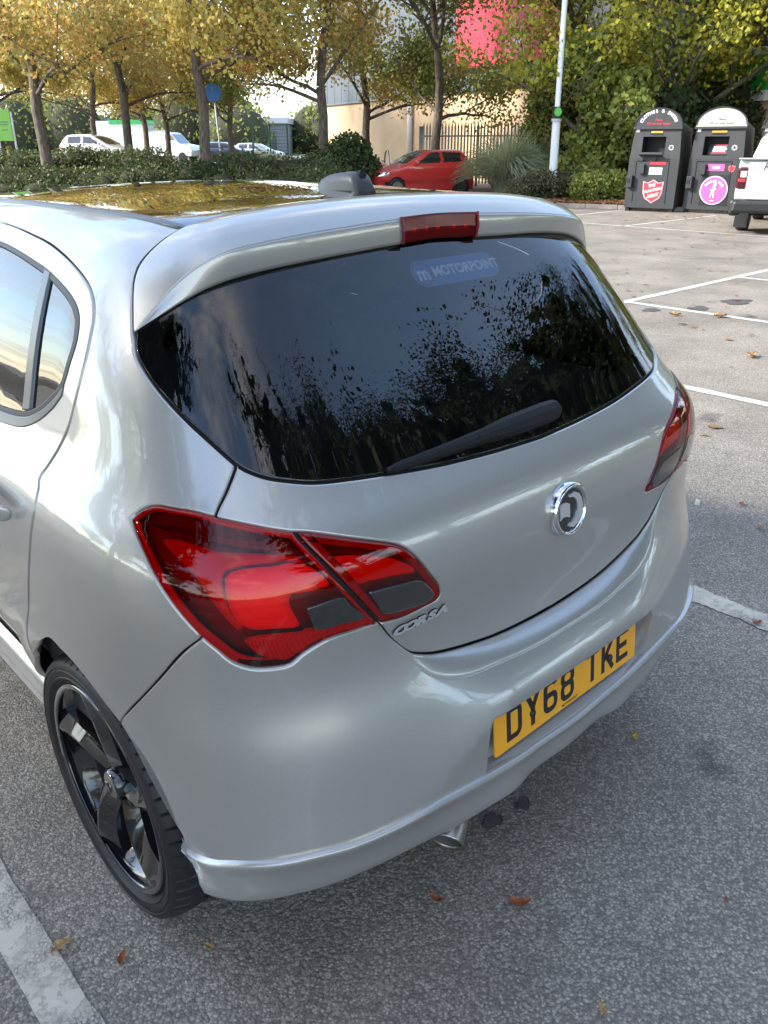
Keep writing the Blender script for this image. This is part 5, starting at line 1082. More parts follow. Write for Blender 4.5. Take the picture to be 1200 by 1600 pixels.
# leaf litter bed, kerb, shrubs and pampas on the right
LITTER = leafmat('leaf_litter', [(.28, .12, .05), (.36, .17, .07), (.20, .09, .04), (.40, .24, .10)], .1)
bed = [site(a, d, .10) for a, d in ((2.6, 26.2), (6.55, 24.0), (13.5, 19.6), (16, 24), (10, 34), (2.6, 34))]
o = mesh('planting_bed', [tuple(p) for p in bed], [tuple(range(6))], soil); tag(o, 'soil bed covered in fallen leaves', kind='structure')
n = 9000; t = RNG.uniform(0, 1, n); e_ = RNG.uniform(0, 1, n)**1.6*2.6; P = np.array([tuple(site(2.6+(13.5-2.6)*a, 26.2-(6.6)*a+.1+b, .125)) for a, b in zip(t, e_)]); P[:, 2] += RNG.uniform(0, .05, n)
V, F = leaves(P, .12); V[:, 2] = .115+(V[:, 2]-.115)*.4; o = link('leaf_litter', fastmesh('leaf_litter', V, F, LITTER)); tag(o, 'brown fallen leaves heaped on the planting bed', kind='stuff')
kb = empty('kerb'); tag(kb, kind='structure'); kst = simple('kerb_concrete', (.24, .20, .17), .85, var=.3, vscale=6)
p, q = site(2.55, 26.05, 0), site(13.5, 19.45, 0); d_ = (q-p).normalized(); nk = int((q-p).length/.915)
me_k = MB().box((0, 0, .06), (.905, .125, .12)); k0 = None
for i in range(nk):
    c_ = p+d_*(i+.5)*.915
    if k0 is None: k0 = me_k.build('kerb_stone', kst, kb, bevel=.012)
    else: k1 = k0.copy(); COL.objects.link(k1); k0_ = k1
    o = k0 if i == 0 else k1
    o.location = c_; o.rotation_euler = (0, 0, math.atan2(d_.y, d_.x))
# pampas grass
def pampas():
    n = 1500; V, Fc = [], []
    for i in range(n):
        an = random.uniform(0, 6.283); r0 = random.uniform(0, .35); L = random.uniform(1.5, 2.9); out = random.uniform(.35, 1.35); w = random.uniform(.012, .022)
        bx, by = r0*math.cos(an), r0*math.sin(an); px_, py_ = -math.sin(an), math.cos(an)
        for k in range(7):
            t_ = k/6; r = r0+out*t_**1.5*1.2; z = L*(t_-.62*t_**2.4*out/1.1); ww = w*(1-t_**2)+.002
            V += [(r*math.cos(an)-px_*ww, r*math.sin(an)-py_*ww, max(z, .05)), (r*math.cos(an)+px_*ww, r*math.sin(an)+py_*ww, max(z, .05)+.01)]
        n0 = i*14; Fc += [(n0+2*k, n0+2*k+1, n0+2*k+3, n0+2*k+2) for k in range(6)]
    return V, Fc
PAM = leafmat('pampas_blade', [(.48, .52, .29), (.58, .60, .40), (.34, .40, .20), (.64, .62, .45)], .5); PMV = pampas()
for k, (a, d, s_, lb) in enumerate(((4.05, 29.4, 1.0, 'large pale pampas grass clump right of the red hatchback'), (5.0, 29.9, .9, 'pampas grass clump beside the foot of the white lamp post'))):
    e = empty('pampas_grass', site(a, d, .05), k*1.0); e.scale = (s_, s_, s_); tag(e, lb, 'grass clump', 'pampas grass clumps'); link('blades', fastmesh('blades', PMV[0], PMV[1], PAM), e)
def clump(n_, ex, top, seed, r0=.45, r1=.85):
    q = random.Random(seed); out = []
    for k in range(n_):
        t_ = k/n_; out.append((q.gauss(0, ex*(1-.45*t_)*.6), q.gauss(0, .45), .35+top*t_*q.uniform(.8, 1.0), q.uniform(r0, r1), q.uniform(r0, r1)*.9, q.uniform(r0, r1)*.8))
    return out
shrub('leafy_shrub', site(7.0, 28.0, .1), 0, clump(26, 1.7, 4.1, 5), 20000, .15, LM_['ivy'], 'tall yellow green leafy shrub behind the white lamp post')
tree('y', site(6.6, 29.8, 0), 3.6, .98, 'yellow leaved tree rising out of the tall shrub beside the lamp post', None)
shrub('leafy_shrub', site(5.8, 31.0, .1), 0, [(0, 0, 1.4, 1.3, 1, 1.5), (0, 0, 2.7, 1.1, .9, 1.1), (.8, 0, 3.4, 1.2, .9, 1.0)], 12000, .11, LM_['oli'], 'olive shrub behind the pampas grass')
shrub('ivy_mass', site(9.5, 28.2, .1), 0, [(x_+a_, y_, z_, rx_, ry_, rz_) for a_, sd_ in ((0, 1), (2.2, 2), (4.4, 3)) for x_, y_, z_, rx_, ry_, rz_ in clump(12, 1.6, 2.9, sd_, .6, 1.1)], 26000, .13, LM_['dkg'], 'dark ivy covered shrubs behind the clothes banks')
shrub('low_shrub', site(4.9, 26.9, .1), 0, [(0, 0, .4, .8, .6, .45), (.9, -.2, .35, .7, .5, .4), (-.7, .2, .3, .6, .5, .35)], 5000, .07, LM_['bro'], 'low brown twiggy shrub at the foot of the lamp post')
shrub('low_shrub', site(6.2, 25.9, .1), 0, [(0, 0, .35, .8, .5, .4), (.8, -.2, .4, .7, .5, .42)], 4500, .08, LM_['ivy'], 'low green shrub left of the clothes banks')

# ------------------------------------------------------------------ lamp post, signs, fence
def post(name, a, d, z, h, prof, mat, label, cat, lean=0.0):
    e = empty(name, site(a, d, z), ROT); e.rotation_euler = (0, lean, ROT); tag(e, label, cat); V, Fc = lathe(prof, 16); mesh('post', V, Fc, mat, e, True); return e
lp = post('lamp_post', 5.24, 27.0, .05, 9, [(.125, 0), (.125, 2.12), (.118, 2.2), (.082, 2.3), (.075, 9.0), (.0, 9.0)], MAT['white'], 'tall white lamp post with a small green and black plate', 'lamp post', -.012)
V, Fc = lathe([(.150, 2.30), (.150, 2.62)], 20); mesh('black_band', V, Fc, MAT['black_plastic'], lp, True)
V, Fc = lathe([(.152, 2.22), (.152, 2.30)], 20); mesh('pale_band', V, Fc, simple('pale_band', (.5, .52, .5), .5), lp, True)
V, Fc = lathe([(.11, 0), (.11, .012), (.0, .012)], 24); mesh('green_disc', [(x*1.0, -.150-z, 2.48+y*1.1) for x, y, z in V], Fc, simple('sign_green', (.12, .55, .06), .5), lp)
b = MB(); b.box((-.05, -.55, 8.95), (.16, 1.2, .12)); b.build('lantern', MAT['grey_trim'], lp, bevel=.03)
bs = empty('round_sign', site(-5.62, 29.6, .4), ROT); tag(bs, 'plain blue round sign on a thin pale pole', 'sign')
MB().tube([(.17, 0, 0), (.04, 0, 2.9)], .028, 8).build('pole', MAT['grey_trim'] if 0 else simple('pole_grey', (.45, .45, .42), .5), bs, True)
V, Fc = lathe([(.0, -.012), (.27, -.012), (.275, -.008), (.275, .008), (.0, .012)], 32); mesh('disc', [(x+.02, z-.04, 2.78+y) for x, y, z in V], Fc, simple('sign_blue', (.015, .10, .30), .45), bs)
gs = empty('lime_sign', site(-14.05, 33.0, .75), ROT); tag(gs, 'lime green board sign on two white posts', 'sign')
for x_ in (-.30, .30): MB().box((x_, 0, 1.0), (.06, .05, 2.0)).build('post', MAT['white'], gs)
MB().box((0, -.035, 1.55), (.52, .03, 1.05)).build('board', simple('lime', (.28, .62, .10), .5), gs)
b = MB()
for z_, w_ in ((1.66, .32), (1.58, .26), (1.40, .22)): b.box((0, -.053, z_), (w_, .006, .045))
b.build('faint_print', simple('sign_grey', (.20, .36, .16), .6), gs)

# ------------------------------------------------------------------ retail building with red fascia
brick = simple('beige_blocks', (.60, .42, .25), .85, var=.12, vscale=1.2, bump=.2, bscale=25)
def cladmat():
    m, n, l, b = M_new('grey_cladding'); setp(b, col=(.10, .11, .12), rough=.45, metal=.2)
    t = n.new('ShaderNodeTexCoord'); z = n.new('ShaderNodeTexNoise'); z.inputs['Scale'].default_value = .6; l.new(t.outputs['Object'], z.inputs[0]); r = n.new('ShaderNodeMapRange'); r.inputs[3].default_value = .8; r.inputs[4].default_value = 1.15; l.new(z.outputs[0], r.inputs[0])
    h = n.new('ShaderNodeHueSaturation'); h.inputs['Color'].default_value = (.10, .11, .12, 1); l.new(r.outputs[0], h.inputs['Value']); l.new(h.outputs[0], b.inputs['Base Color']); return m
clad = cladmat()
wa, wb = site(14.2, 26.0), site(-3.95, 60.5); Lw = (wb-wa).length
BL = empty('retail_building', wa, math.atan2((wb-wa).y, (wb-wa).x)); tag(BL, 'retail unit with beige block wall, grey cladding and fascia signs', 'building')
# local x runs along the wall from right (near) to left (far); local +y is towards the car park side
sgn = 1.0 if (Matrix.Rotation(-BL.rotation_euler.z, 3, 'Z') @ (O_-wa)).y > 0 else -1.0
MB().box((Lw/2, -sgn*15, 2.0), (Lw, 30, 4.05)).build('block_wall', brick, BL)
for i in range(int(Lw/1.1)+1):
    w_ = min(1.07, Lw-i*1.1); 
    if w_ > .1: MB().box((i*1.1+w_/2, sgn*.03-sgn*.05, 7.2), (w_, .14, 6.2)).build('cladding_panel', clad, BL, bevel=.015)
MB().box((Lw/2, -sgn*15, 7.1), (Lw-.1, 29.8, 5.9)).build('upper_wall', clad, BL)
MB().box((Lw/2, sgn*.08, 4.09), (Lw, .12, .09)).build('flashing', MAT['grey_trim'], BL)
MB().box((Lw/2, -sgn*14.9, 10.2), (Lw+.3, 30.4, .25)).build('roof_edge', MAT['grey_trim'], BL)
def along(a, d): 
    v = Matrix.Rotation(-BL.rotation_euler.z, 3, 'Z') @ (site(a, d)-wa); return v.x
x0, x1 = along(6.68, 40.31), along(3.79, 45.8)
REDS = simple('fascia_red', (.52, .022, .05), .5, var=.05, vscale=1)
fs = empty('fascia_sign', BL.matrix_basis @ Vector(((x0+x1)/2-.9, sgn*.22, 6.6)), BL.rotation_euler.z); tag(fs, 'large red fascia sign with pale circle reading ON high on the building', 'sign')
MB().box((0, 0, 0), (x1-x0+1.8, .16, 3.2)).build('panel', REDS, fs, bevel=.02)
V, Fc = lathe([(.80, 0), (.80, .06), (0, .06)], 32); cxo = along(6.15, 41.31)-((x0+x1)/2-.9)
mesh('disc', [(cxo+x, sgn*(.08+z), -.72+y) for x, y, z in V], Fc, simple('fascia_pink', (.72, .12, .18), .45), fs)
tm = text_mesh('ON', .62, .01, .012); fx = -1.0 if sgn > 0 else 1.0
mesh('lettering', [(cxo+fx*x, sgn*(.15+z), -.70+y) for x, y, z in tm[0]], tm[1], MAT['white'], fs)
gx0, gx1 = along(10.94, 32.23), along(11.85, 30.5)
gf = empty('fascia_sign', BL.matrix_basis @ Vector(((gx0+gx1)/2-.6, sgn*.22, 3.75)), BL.rotation_euler.z); tag(gf, 'bright green fascia sign under a white band, half hidden by branches', 'sign')
MB().box((0, 0, 0), (3.6, .16, 1.0)).build('panel', simple('fascia_green', (.03, .42, .07), .45), gf); MB().box((0, sgn*.02, .62), (3.7, .2, .22)).build('white_band', MAT['white'], gf); MB().box((0, sgn*.02, -.66), (3.7, .2, .30)).build('white_band', MAT['white'], gf)
px_ = along(1.6, 49.97); MB().tube([(px_, sgn*.16, 0), (px_, sgn*.16, 4.3)], .16, 10).build('downpipe', simple('pipe_grey', (.55, .53, .50), .5), BL, True)
# palisade fence
pf0, pf1 = site(1.65, 39.5), site(6.6, 36.5); Lp_ = (pf1-pf0).length
pf = empty('palisade_fence', pf0, math.atan2((pf1-pf0).y, (pf1-pf0).x)); tag(pf, 'grey steel palisade fence with pointed pales below the red fascia', 'fence')
fst = simple('fence_steel', (.16, .17, .17), .55, var=.15)
pal = MB(); pal.V = [(-.038, 0, .1), (.038, 0, .1), (.038, 0, 2.35), (0, .0, 2.55), (-.038, 0, 2.35)]+[(-.030, .03, .1), (.030, .03, .1), (.030, .03, 2.34), (0, .03, 2.53), (-.030, .03, 2.34)]; pal.F = [(0, 1, 2, 3, 4), (9, 8, 7, 6, 5)]+[(i, i+5, (i+1) % 5+5, (i+1) % 5) for i in range(5)]
p0_ = pal.build('pale', fst, pf)
for i in range(int(Lp_/.155)):
    o = p0_ if i == 0 else p0_.copy()
    if i: COL.objects.link(o)
    o.location = (.15+i*.155, -.03, 0)
for z_ in (.45, 2.0): MB().box((Lp_/2, .03, z_), (Lp_, .05, .06)).build('rail', fst, pf)
for x_ in (0.0, 2.75, 5.5): MB().box((x_, .07, 1.2), (.22 if x_ == 0 else .09, .10, 2.4)).build('fence_post', simple('post_dark', (.07, .075, .07), .6), pf)
# green mesh fence and far buildings on the left
mf = empty('mesh_fence', site(-7.2, 56, .6), ROT); tag(mf, 'green mesh fence panel with dark posts left of the building', 'fence')
gm = simple('fence_green', (.02, .10, .06), .5)
for x_ in (-1.1, 0, 1.1): MB().box((x_, 0, 1.1), (.10, .10, 2.4)).build('fence_post', gm, mf)
for k in range(11): MB().box((0, 0, .15+k*.2), (2.2, .02, .02)).build('fence_wire', gm, mf)
for k in range(23): MB().box((-1.1+k*.1, .02, 1.15), (.015, .02, 2.1)).build('fence_wire', gm, mf)
wbld = empty('warehouse', site(-30, 125, .6), ROT); tag(wbld, 'distant low warehouse with pale roof behind the parked cars', 'building')
MB().box((0, 0, 1.9), (34, 14, 3.8)).build('wall', simple('far_wall', (.30, .31, .33), .7), wbld); MB().box((0, -.1, 4.1), (34.6, 14.6, .7)).build('roof', simple('far_roof', (.5, .52, .54), .6), wbld)
for k in range(8): MB().box((-15+k*4.2, -7.02, 1.5), (2.6, .1, 2.6)).build('shutter', simple('far_shutter', (.12, .13, .15), .6), wbld)

# ------------------------------------------------------------------ other vehicles: shells on the same kind of smooth body
def shell_car(name, label, cat, pos, rz, mat, sc_=(1, 1, 1), n1=84, n2=190, wheels=True):
    e = empty(name, pos, rz); e.scale = sc_; tag(e, label, cat)
    C = np.array([0, 2.0, .72]); th = np.linspace(.01, math.pi-.01, n1); ph = np.linspace(0, 2*math.pi, n2, endpoint=False)
    TH, PH = np.meshgrid(th, ph, indexing='ij'); d = np.stack([np.sin(TH)*np.cos(PH)*.5, np.sin(TH)*np.sin(PH)*1.1, np.cos(TH)*.40], -1).reshape(-1, 3); d /= np.linalg.norm(d, axis=1, keepdims=True)
    FF = lambda p: np.where(p[..., 2] < .8, np.minimum(F_body(p), F_bumper(p)), F_body(p))
    ts = np.linspace(.1, 3.2, 150); r = np.full(len(d), 3.2); done = np.zeros(len(d), bool)
    for t in ts:
        v = FF(C+d*t); k = (~done) & (v >= 0); r[k] = t; done |= k
    lo, hi = r-.03, r.copy()
    for _ in range(16):
        m = (lo+hi)/2; v = FF(C+d*m[:, None]); lo = np.where(v < 0, m, lo); hi = np.where(v < 0, hi, m)
    P = C+d*hi[:, None]; P[:, 2] = np.maximum(P[:, 2], .22); x, y, z = P.T
    wz = 1.075+.02*(1.5-y)
    side = (np.abs(x) > .50) & (z > wz) & (z < 1.415-.05*np.abs(y-1.4)**2) & (y > .62) & (y < 2.36-.55*np.clip((z-1.09)/.3, 0, 1)) & ~(np.abs(y-1.40) < .035)
    rear = (y < .46) & (z > 1.07) & (z < 1.41) & (np.abs(x) < .60)
    front = (y > 2.02) & (z > 1.05) & (z < 1.43) & (np.abs(x) < .60) & (y > 2.75-(z-1.03)*2.0)
    arch = ((np.hypot(y-.62, z-.31) < .35) | (np.hypot(y-3.13, z-.31) < .35)) & (np.abs(x) > .5)
    lampr = (np.abs(x) > .50) & (y < .36) & (z > .86) & (z < 1.04) & (x*x*.0+1 > 0); lampf = (np.abs(x) > .42) & (y > 3.40) & (z > .66) & (z < .80)
    grid = lambda i, j: i*n2+j % n2; body, gl, lr, lf = [], [], [], []
    for i in range(n1-1):
        for j in range(n2):
            f = (grid(i, j), grid(i+1, j), grid(i+1, j+1), grid(i, j+1)); k = list(f)
            if sum(arch[k]) >= 3: continue
            if sum(side[k]|rear[k]|front[k]) >= 3: gl.append(f)
            elif sum(lampr[k]) >= 3: lr.append(f)
            elif sum(lampf[k]) >= 3: lf.append(f)
            else: body.append(f)
    def sub(nm, faces, mt, shrink=0):
        ids = sorted({i for f in faces for i in f}); mp = {v: k for k, v in enumerate(ids)}; mesh(nm, P[ids], [tuple(mp[i] for i in f) for f in faces], mt, e, True)
    sub('body', body, mat); sub('window', gl, MAT['cargl']); 
    if lr: sub('tail_light', lr, MAT['lamp_red'])
    if lf: sub('headlight', lf, MAT['chrome'])
    for m in (-1, 1): MB().box((m*.90, 2.42, 1.08), (.17, .09, .13)).build('door_mirror', mat, e, True, bevel=.03)
    if wheels:
        for y0 in (.62, 3.13):
            for m in (-1, 1):
                V, Fc = lathe([(.20, -.01), (.225, -.02), (.29, -.015), (.31, .01), (.3125, .05), (.3125, .18), (.29, .2)], 36, 'x'); w = mesh('wheel', [(m*-1*(h-.795), y0+a, .3125+bb) for h, a, bb in V], Fc, MAT['rubber'], e, True)
                V, Fc = lathe([(.21, .005), (.17, .0), (.10, .02), (.04, .01), (.001, .01)], 20, 'x'); mesh('rim', [(m*-1*(h-.795), y0+a, .3125+bb) for h, a, bb in V], Fc, MAT['steel'], w, True)
        MB().box((0, 1.9, .35), (1.45, 3.3, .3)).build('underbody', MAT['gap_dark'], e)
    return e
MAT['cargl'] = simple('dark_glass', (.02, .025, .028), .05, coat=1.0)
# red hatchback: nose to the left and slightly towards us
rw_ = site(2.72, 30.4); hd = math.atan2((-RX_*.90-AX_*.43).y, (-RX_*.90-AX_*.43).x)-math.pi/2
e = shell_car('red_hatchback', 'red five-door hatchback parked beside the pampas grass', 'car', (0, 0, 0), hd, MAT['red_paint'], (1.0, 1.0, 1.0))
e.location = rw_-Matrix.Rotation(hd, 3, 'Z') @ Vector((-.80, .62, 0))
od = MB(); ring = [(.93, 2.62, 1.0), (1.25, 2.66, 1.04), (1.55, 2.5, 1.10), (1.55, 2.25, 1.42), (1.2, 2.2, 1.46), (.95, 2.3, 1.3)]
od.tube(crom([(1.00, 2.6, .6), (1.0, 2.58, 1.1), (1.25, 2.5, 1.45), (1.6, 2.42, 1.40), (1.75, 2.4, 1.1), (1.75, 2.4, .6)], 6), .028, 8); od.build('door_frame', MAT['steel'], e, True)
b = MB().box((1.38, 2.5, .72), (.78, .07, .62)); b.build('open_door', MAT['red_paint'], e, bevel=.02)
hdw = math.atan2((RX_*.97-AX_*.25).y, (RX_*.97-AX_*.25).x)-math.pi/2
e = shell_car('white_estate', 'white estate car seen over the hedge at left', 'car', (0, 0, 0), hdw, MAT['white_paint'], (1.0, 1.05, 1.02)); e.location = site(-16.1, 44.5, .6)
e = shell_car('blue_car', 'dark blue car half hidden behind the hedge', 'car', (0, 0, 0), hdw+.2, simple('blue_paint', (.03, .05, .10), .3, coat=1.0), (1, 1, .95)); e.location = site(-13.2, 64, .45)
e = shell_car('silver_car', 'grey car half hidden behind the hedge right of the blue round sign', 'car', (0, 0, 0), hdw, MAT['silver'], (1, 1, .95)); e.location = site(-11.2, 66, .40)
e = shell_car('dark_car', 'dark hatchback parked across the aisle to the left', 'car', (-7.4, -1.2, 0), .1, simple('navy_paint', (.012, .014, .02), .3, coat=1.0))
# white van
vn = empty('white_van', site(-15.2, 62.0, .6), ROT+math.pi/2+2.9); tag(vn, 'white panel van seen over the hedge between two trees', 'van')
def extrude_profile(name, prof, hw_, mat, parent, bev=.05, top=1.0):
    n_ = len(prof); V = [(-hw_*(top if z > 1.2 else 1), y, z) for y, z in prof]+[(hw_*(top if z > 1.2 else 1), y, z) for y, z in prof]
    o = mesh(name, V, [tuple(range(n_)), tuple(range(2*n_-1, n_-1, -1))]+[(i, n_+i, n_+(i+1) % n_, (i+1) % n_) for i in range(n_)], mat, parent); mo = o.modifiers.new('b', 'BEVEL'); mo.width = bev; mo.segments = 3; mo.limit_method = 'ANGLE'; return o
extrude_profile('body', [(-2.3, .35), (2.2, .35), (2.3, .75), (2.1, 1.02), (1.35, 1.15), (.75, 1.80), (.5, 1.86), (-2.2, 1.88), (-2.32, 1.0)], .88, MAT['white_paint'], vn, .06, .9)
for m in (-1, 1): b = MB(); b.prism([(1.22, 1.17), (.74, 1.70), (.30, 1.72), (.30, 1.17)], -.01, .01, Matrix(((0, 0, 1, m*.845), (1, 0, 0, 0), (0, 1, 0, 0), (0, 0, 0, 1)))); b.build('window', MAT['cargl'], vn)
MB().add([(-.70, 1.33, 1.19), (.70, 1.33, 1.19), (.66, .80, 1.77), (-.66, .80, 1.77)], [(0, 1, 2, 3)]).build('windscreen', MAT['cargl'], vn)
for y_ in (-1.5, 1.5):
    for m in (-1, 1): V, Fc = lathe([(.0, -.01), (.3, -.01), (.31, .02), (.31, .18), (.0, .18)], 24, 'x'); mesh('wheel', [(m*(.88-h), y_+a, .31+c__) for h, a, c__ in V], Fc, MAT['rubber'], vn)
# box truck with green band
bt = empty('box_truck', site(-21.8, 75, .6), ROT); tag(bt, 'white box truck with a green top band behind the trees', 'truck')
MB().box((0, 0, 1.75), (4.2, 2.2, 2.3)).build('box_body', MAT['white_paint'], bt, bevel=.03); MB().box((.6, -.02, 2.82), (3.2, 2.26, .32)).build('green_band', simple('truck_green', (.05, .45, .10), .5), bt)
MB().box((2.9, 0, 1.35), (1.4, 2.1, 1.7), taper=.9).build('cab', MAT['white_paint'], bt, bevel=.08); MB().box((0, 0, .55), (5.4, 1.4, .3)).build('chassis', MAT['gap_dark'], bt)
for x_ in (-1.4, 2.8):
    for m in (-1, 1): V, Fc = lathe([(.0, 0), (.42, 0), (.44, .03), (.44, .25), (.0, .25)], 24, 'x'); mesh('wheel', [(x_+a, m*(1.1-h), .44+c__) for h, a, c__ in V], Fc, MAT['rubber'], bt)

# ------------------------------------------------------------------ clothes banks
BK = simple('bank_charcoal', (.030, .031, .034), .55, var=.2, vscale=6, bump=.08, bscale=40); BKD = simple('bank_black', (.010, .010, .011), .7)
REDL = simple('logo_red', (.62, .03, .05), .5); PINK = simple('logo_pink', (.75, .10, .32), .5)
def arch_poly(w, h, n=20): return [(-w/2, 0), (w/2, 0)]+[(w/2*math.cos(math.pi*k/n), .06+(h-.06)*math.sin(math.pi*k/n)) for k in range(n+1)]
FM = Matrix(((1, 0, 0, 0), (0, 0, -1, 0), (0, 1, 0, 0), (0, 0, 0, 1)))        # local xy -> x,z facing -y
def arc_text(s, R, size, a0, a1, z):
    out = MB(); n = len(s)
    for i, ch in enumerate(s):
        if ch == ' ': continue
        a = math.radians(a0+(a1-a0)*i/(n-1)); VF = text_mesh(ch, size, .001, .004); ca, sa = math.cos(a-math.pi/2), math.sin(a-math.pi/2)
        out.add([(R*math.cos(a)+x*ca-y*sa, R*.86*math.sin(a)+x*sa+y*ca, zz) for x, y, zz in VF[0]], VF[1])
    return out
def arc_letters(s, R, size, a0, a1):
    n = len(s); res = []
    for i, ch in enumerate(s):
        if ch == ' ': continue
        out = MB(); a = math.radians(a0+(a1-a0)*i/(n-1)); VF = text_mesh(ch, size, .001, .004); ca, sa = math.cos(a-math.pi/2), math.sin(a-math.pi/2)
        out.add([(R*math.cos(a)+x*ca-y*sa, R*.76*math.sin(a)+x*sa+y*ca, zz) for x, y, zz in VF[0]], VF[1]); res.append(out)
    return res
def flat(name, VF, dx_, dz_, off, mat, parent): return mesh(name, [tuple((FM @ Vector((x+dx_, y+dz_, off+max(z, 0)*.3)))) for x, y, z in VF[0]], VF[1], mat, parent)
def clothes_bank(pos, rz, style, label):
    e = empty('clothes_bank', pos, rz); tag(e, label, 'clothes bank', 'charity clothes banks')
    w0, w1, zk, zt, dp = .66, .59, 1.30, 2.02, 1.05
    # body prism with a kink: front profile extruded back
    prof = [(-w0, .09), (w0, .09), (w0-.005, zk), (w1, zt), (-w1, zt), (-w0+.005, zk)]
    b = MB(); V = [(x, 0 if z < zk+.01 else .10, z) for x, z in prof]+[(x, dp, z) for x, z in prof]; V[3] = (w1, .04, zt); V[4] = (-w1, .04, zt); V[2] = (w0-.005, 0, zk); V[5] = (-w0+.005, 0, zk)
    ox0, ox1, oz0, oz1 = (-.36, .24, 1.38, 1.82)
    b.add(V, [(6, 11, 10, 9, 8, 7), (0, 6, 7, 1), (1, 7, 8, 2), (2, 8, 9, 3), (3, 9, 10, 4), (4, 10, 11, 5), (5, 11, 6, 0), (0, 1, 2, 5)])
    # upper front around the chute opening
    yy = lambda z: .04*(z-zk)/(zt-zk)
    q = [(ox0, oz0), (ox1, oz0), (ox1, oz1), (ox0, oz1)]; n0 = len(b.V); b.V += [(x, yy(z), z) for x, z in q]; b.F += [(5, 2, n0+1, n0), (2, 3, n0+2, n0+1), (3, 4, n0+3, n0+2), (4, 5, n0, n0+3)]
    body = b.build('body', BK, e)
    h = MB(); h.add([(x, yy(z)+.002, z) for x, z in q]+[(x*.96-.003, .34, z) for x, z in q], [(4, 5, 6, 7)]+[(i, 4+i, 4+(i+1) % 4, (i+1) % 4) for i in range(4)]); h.build('chute_recess', BKD, e)
    if style == 0:
        MB().add([(ox0-.03, -.16, 1.40), (ox1-.01, -.16, 1.40), (ox1, .02, 1.34), (ox0, .02, 1.34), (ox0-.03, -.155, 1.45), (ox1-.01, -.155, 1.45)], [(0, 1, 2, 3), (0, 4, 5, 1)]).build('chute_flap', BK, e)
        for x_ in (-.24, .08): MB().tube([(x_, -.12, 1.40), (x_-.05, -.01, 1.24)], .016, 6).build('flap_arm', BK, e)
    else:
        MB().add([(ox0+.10, .14, oz0+.02), (ox1-.02, .14, oz0+.02), (ox1-.02, .26, 1.64), (ox0+.10, .26, 1.64)], [(0, 1, 2, 3)]).build('chute_flap', BK, e)
        for k in range(5): MB().add([(ox0+.20, .150+.025*k-.01, oz0+.05+.045*k), (ox1-.06-.03*(k % 2), .150+.025*k-.01, oz0+.05+.045*k), (ox1-.06-.03*(k % 2), .158+.025*k-.01, oz0+.075+.045*k), (ox0+.20, .158+.025*k-.01, oz0+.075+.045*k)], [(0, 1, 2, 3)]).build('notice_line', MAT['white'] if k in (1, 2, 3) else REDL, e)
    # sign board on top
    b = MB(); b.prism(arch_poly(1.22, .46), 0, .07, FM @ Matrix.Translation((0, zt, -.07))); sb = b.build('sign_board', BK if style != 1 else simple('sign_cream', (.50, .48, .41), .5), e)
    b = MB(); b.box((0, .03, zt), (1.26, .12, .05)); b.build('sign_rail', BK, e)
    arc_ = [(.60*math.cos(math.pi*k/24), zt+.06+.395*math.sin(math.pi*k/24)) for k in range(25)]; MB().tube([(x, -.005, z) for x, z in arc_], .016, 6).build('sign_edge', BK, e)
    b = MB(); b.add([(-w1+.02, .06, zt), (w1-.02, .06, zt), (w1-.02, dp, zt), (-w1+.02, dp, zt), (-w1+.02, .3, zt+.12), (w1-.02, .3, zt+.12)], [(0, 1, 5, 4), (4, 5, 2, 3), (0, 4, 3), (1, 2, 5)]); b.build('lid', BK, e)
    if style == 0:
        for a in arc_letters('CLOTHES & SHOES', .465, .105, 160, 20): flat('letter', (a.V, a.F), 0, zt+.040, .004, MAT['white'], sb)
    tm = text_mesh('Please', .075, .001, .001, .2); flat('lettering', tm, 0, zt+.185, .004, REDL if style != 1 else simple('sign_faint', (.13, .13, .12), .6), sb)
    tm = text_mesh('Fill me with hope!', .082, .001, .001, .2); flat('lettering', tm, 0, zt+.10, .004, REDL if style != 1 else MAT['sign_faint2'], sb)
    # door, locks and stickers
    for (xa, za, xb, zb) in ((-.46, .22, -.46, 1.24), (-.46, 1.24, .40, 1.24), (.40, 1.24, .42, .22)): MB().tube([(xa, -.004, za), (xb, -.004, zb)], .010, 6).build('door_edge', BKD, e)
    MB().box((-.27, -.045, 1.05), (.13, .09, .24)).build('lock_box', BK, e, bevel=.012); MB().box((-.56, -.06, .74), (.15, .12, .30)).build('lock_box', BK, e, bevel=.015); MB().box((-.58, -.124, .76), (.08, .012, .09)).build('lock_hole', BKD, e)
    for x_ in (-.58, .58): MB().box((x_, .12, .045), (.10, .16, .10)).build('foot', BKD, e)
    def lab(nm, x, z, w, h, mat, o_=.006): return MB().box((x, yy(max(z, zk))-o_, z), (w, .006, h)).build(nm, mat, e)
    lab('yellow_label', -.02, 1.93, .30 if style == 0 else .36, .045, simple('label_yellow', (.65, .36, .03), .5)); lab('white_label', -.52, 1.97, .085, .08, MAT['white']); lab('dark_label', -.02, 1.875, .34, .035, BKD)
    b = MB()
    for k in range(8): a = 2*math.pi*k/8; b.box((.40+.05*math.cos(a), yy(1.55)-.005, 1.56+.05*math.sin(a)), (.045, .005, .03))
    b.build('star_sticker', simple('sticker_silver', (.40, .40, .40), .4), e)
    def shield(x, z, s):
        P = [(-.5, .42), (-.25, .36), (0, .5), (.25, .36), (.5, .42), (.46, -.1), (.36, -.34), (0, -.56), (-.36, -.34), (-.46, -.1)]
        b = MB(); b.prism([(p*s*1.06+x, q*s*1.06+z) for p, q in P], .002, .006, FM); o = b.build('shield_border', simple('shield_pale', (.75, .30, .30), .5), e); b = MB(); b.prism([(p*s*.93+x, q*s*.93+z) for p, q in P], .006, .009, FM); b.build('shield', REDL, o); return o
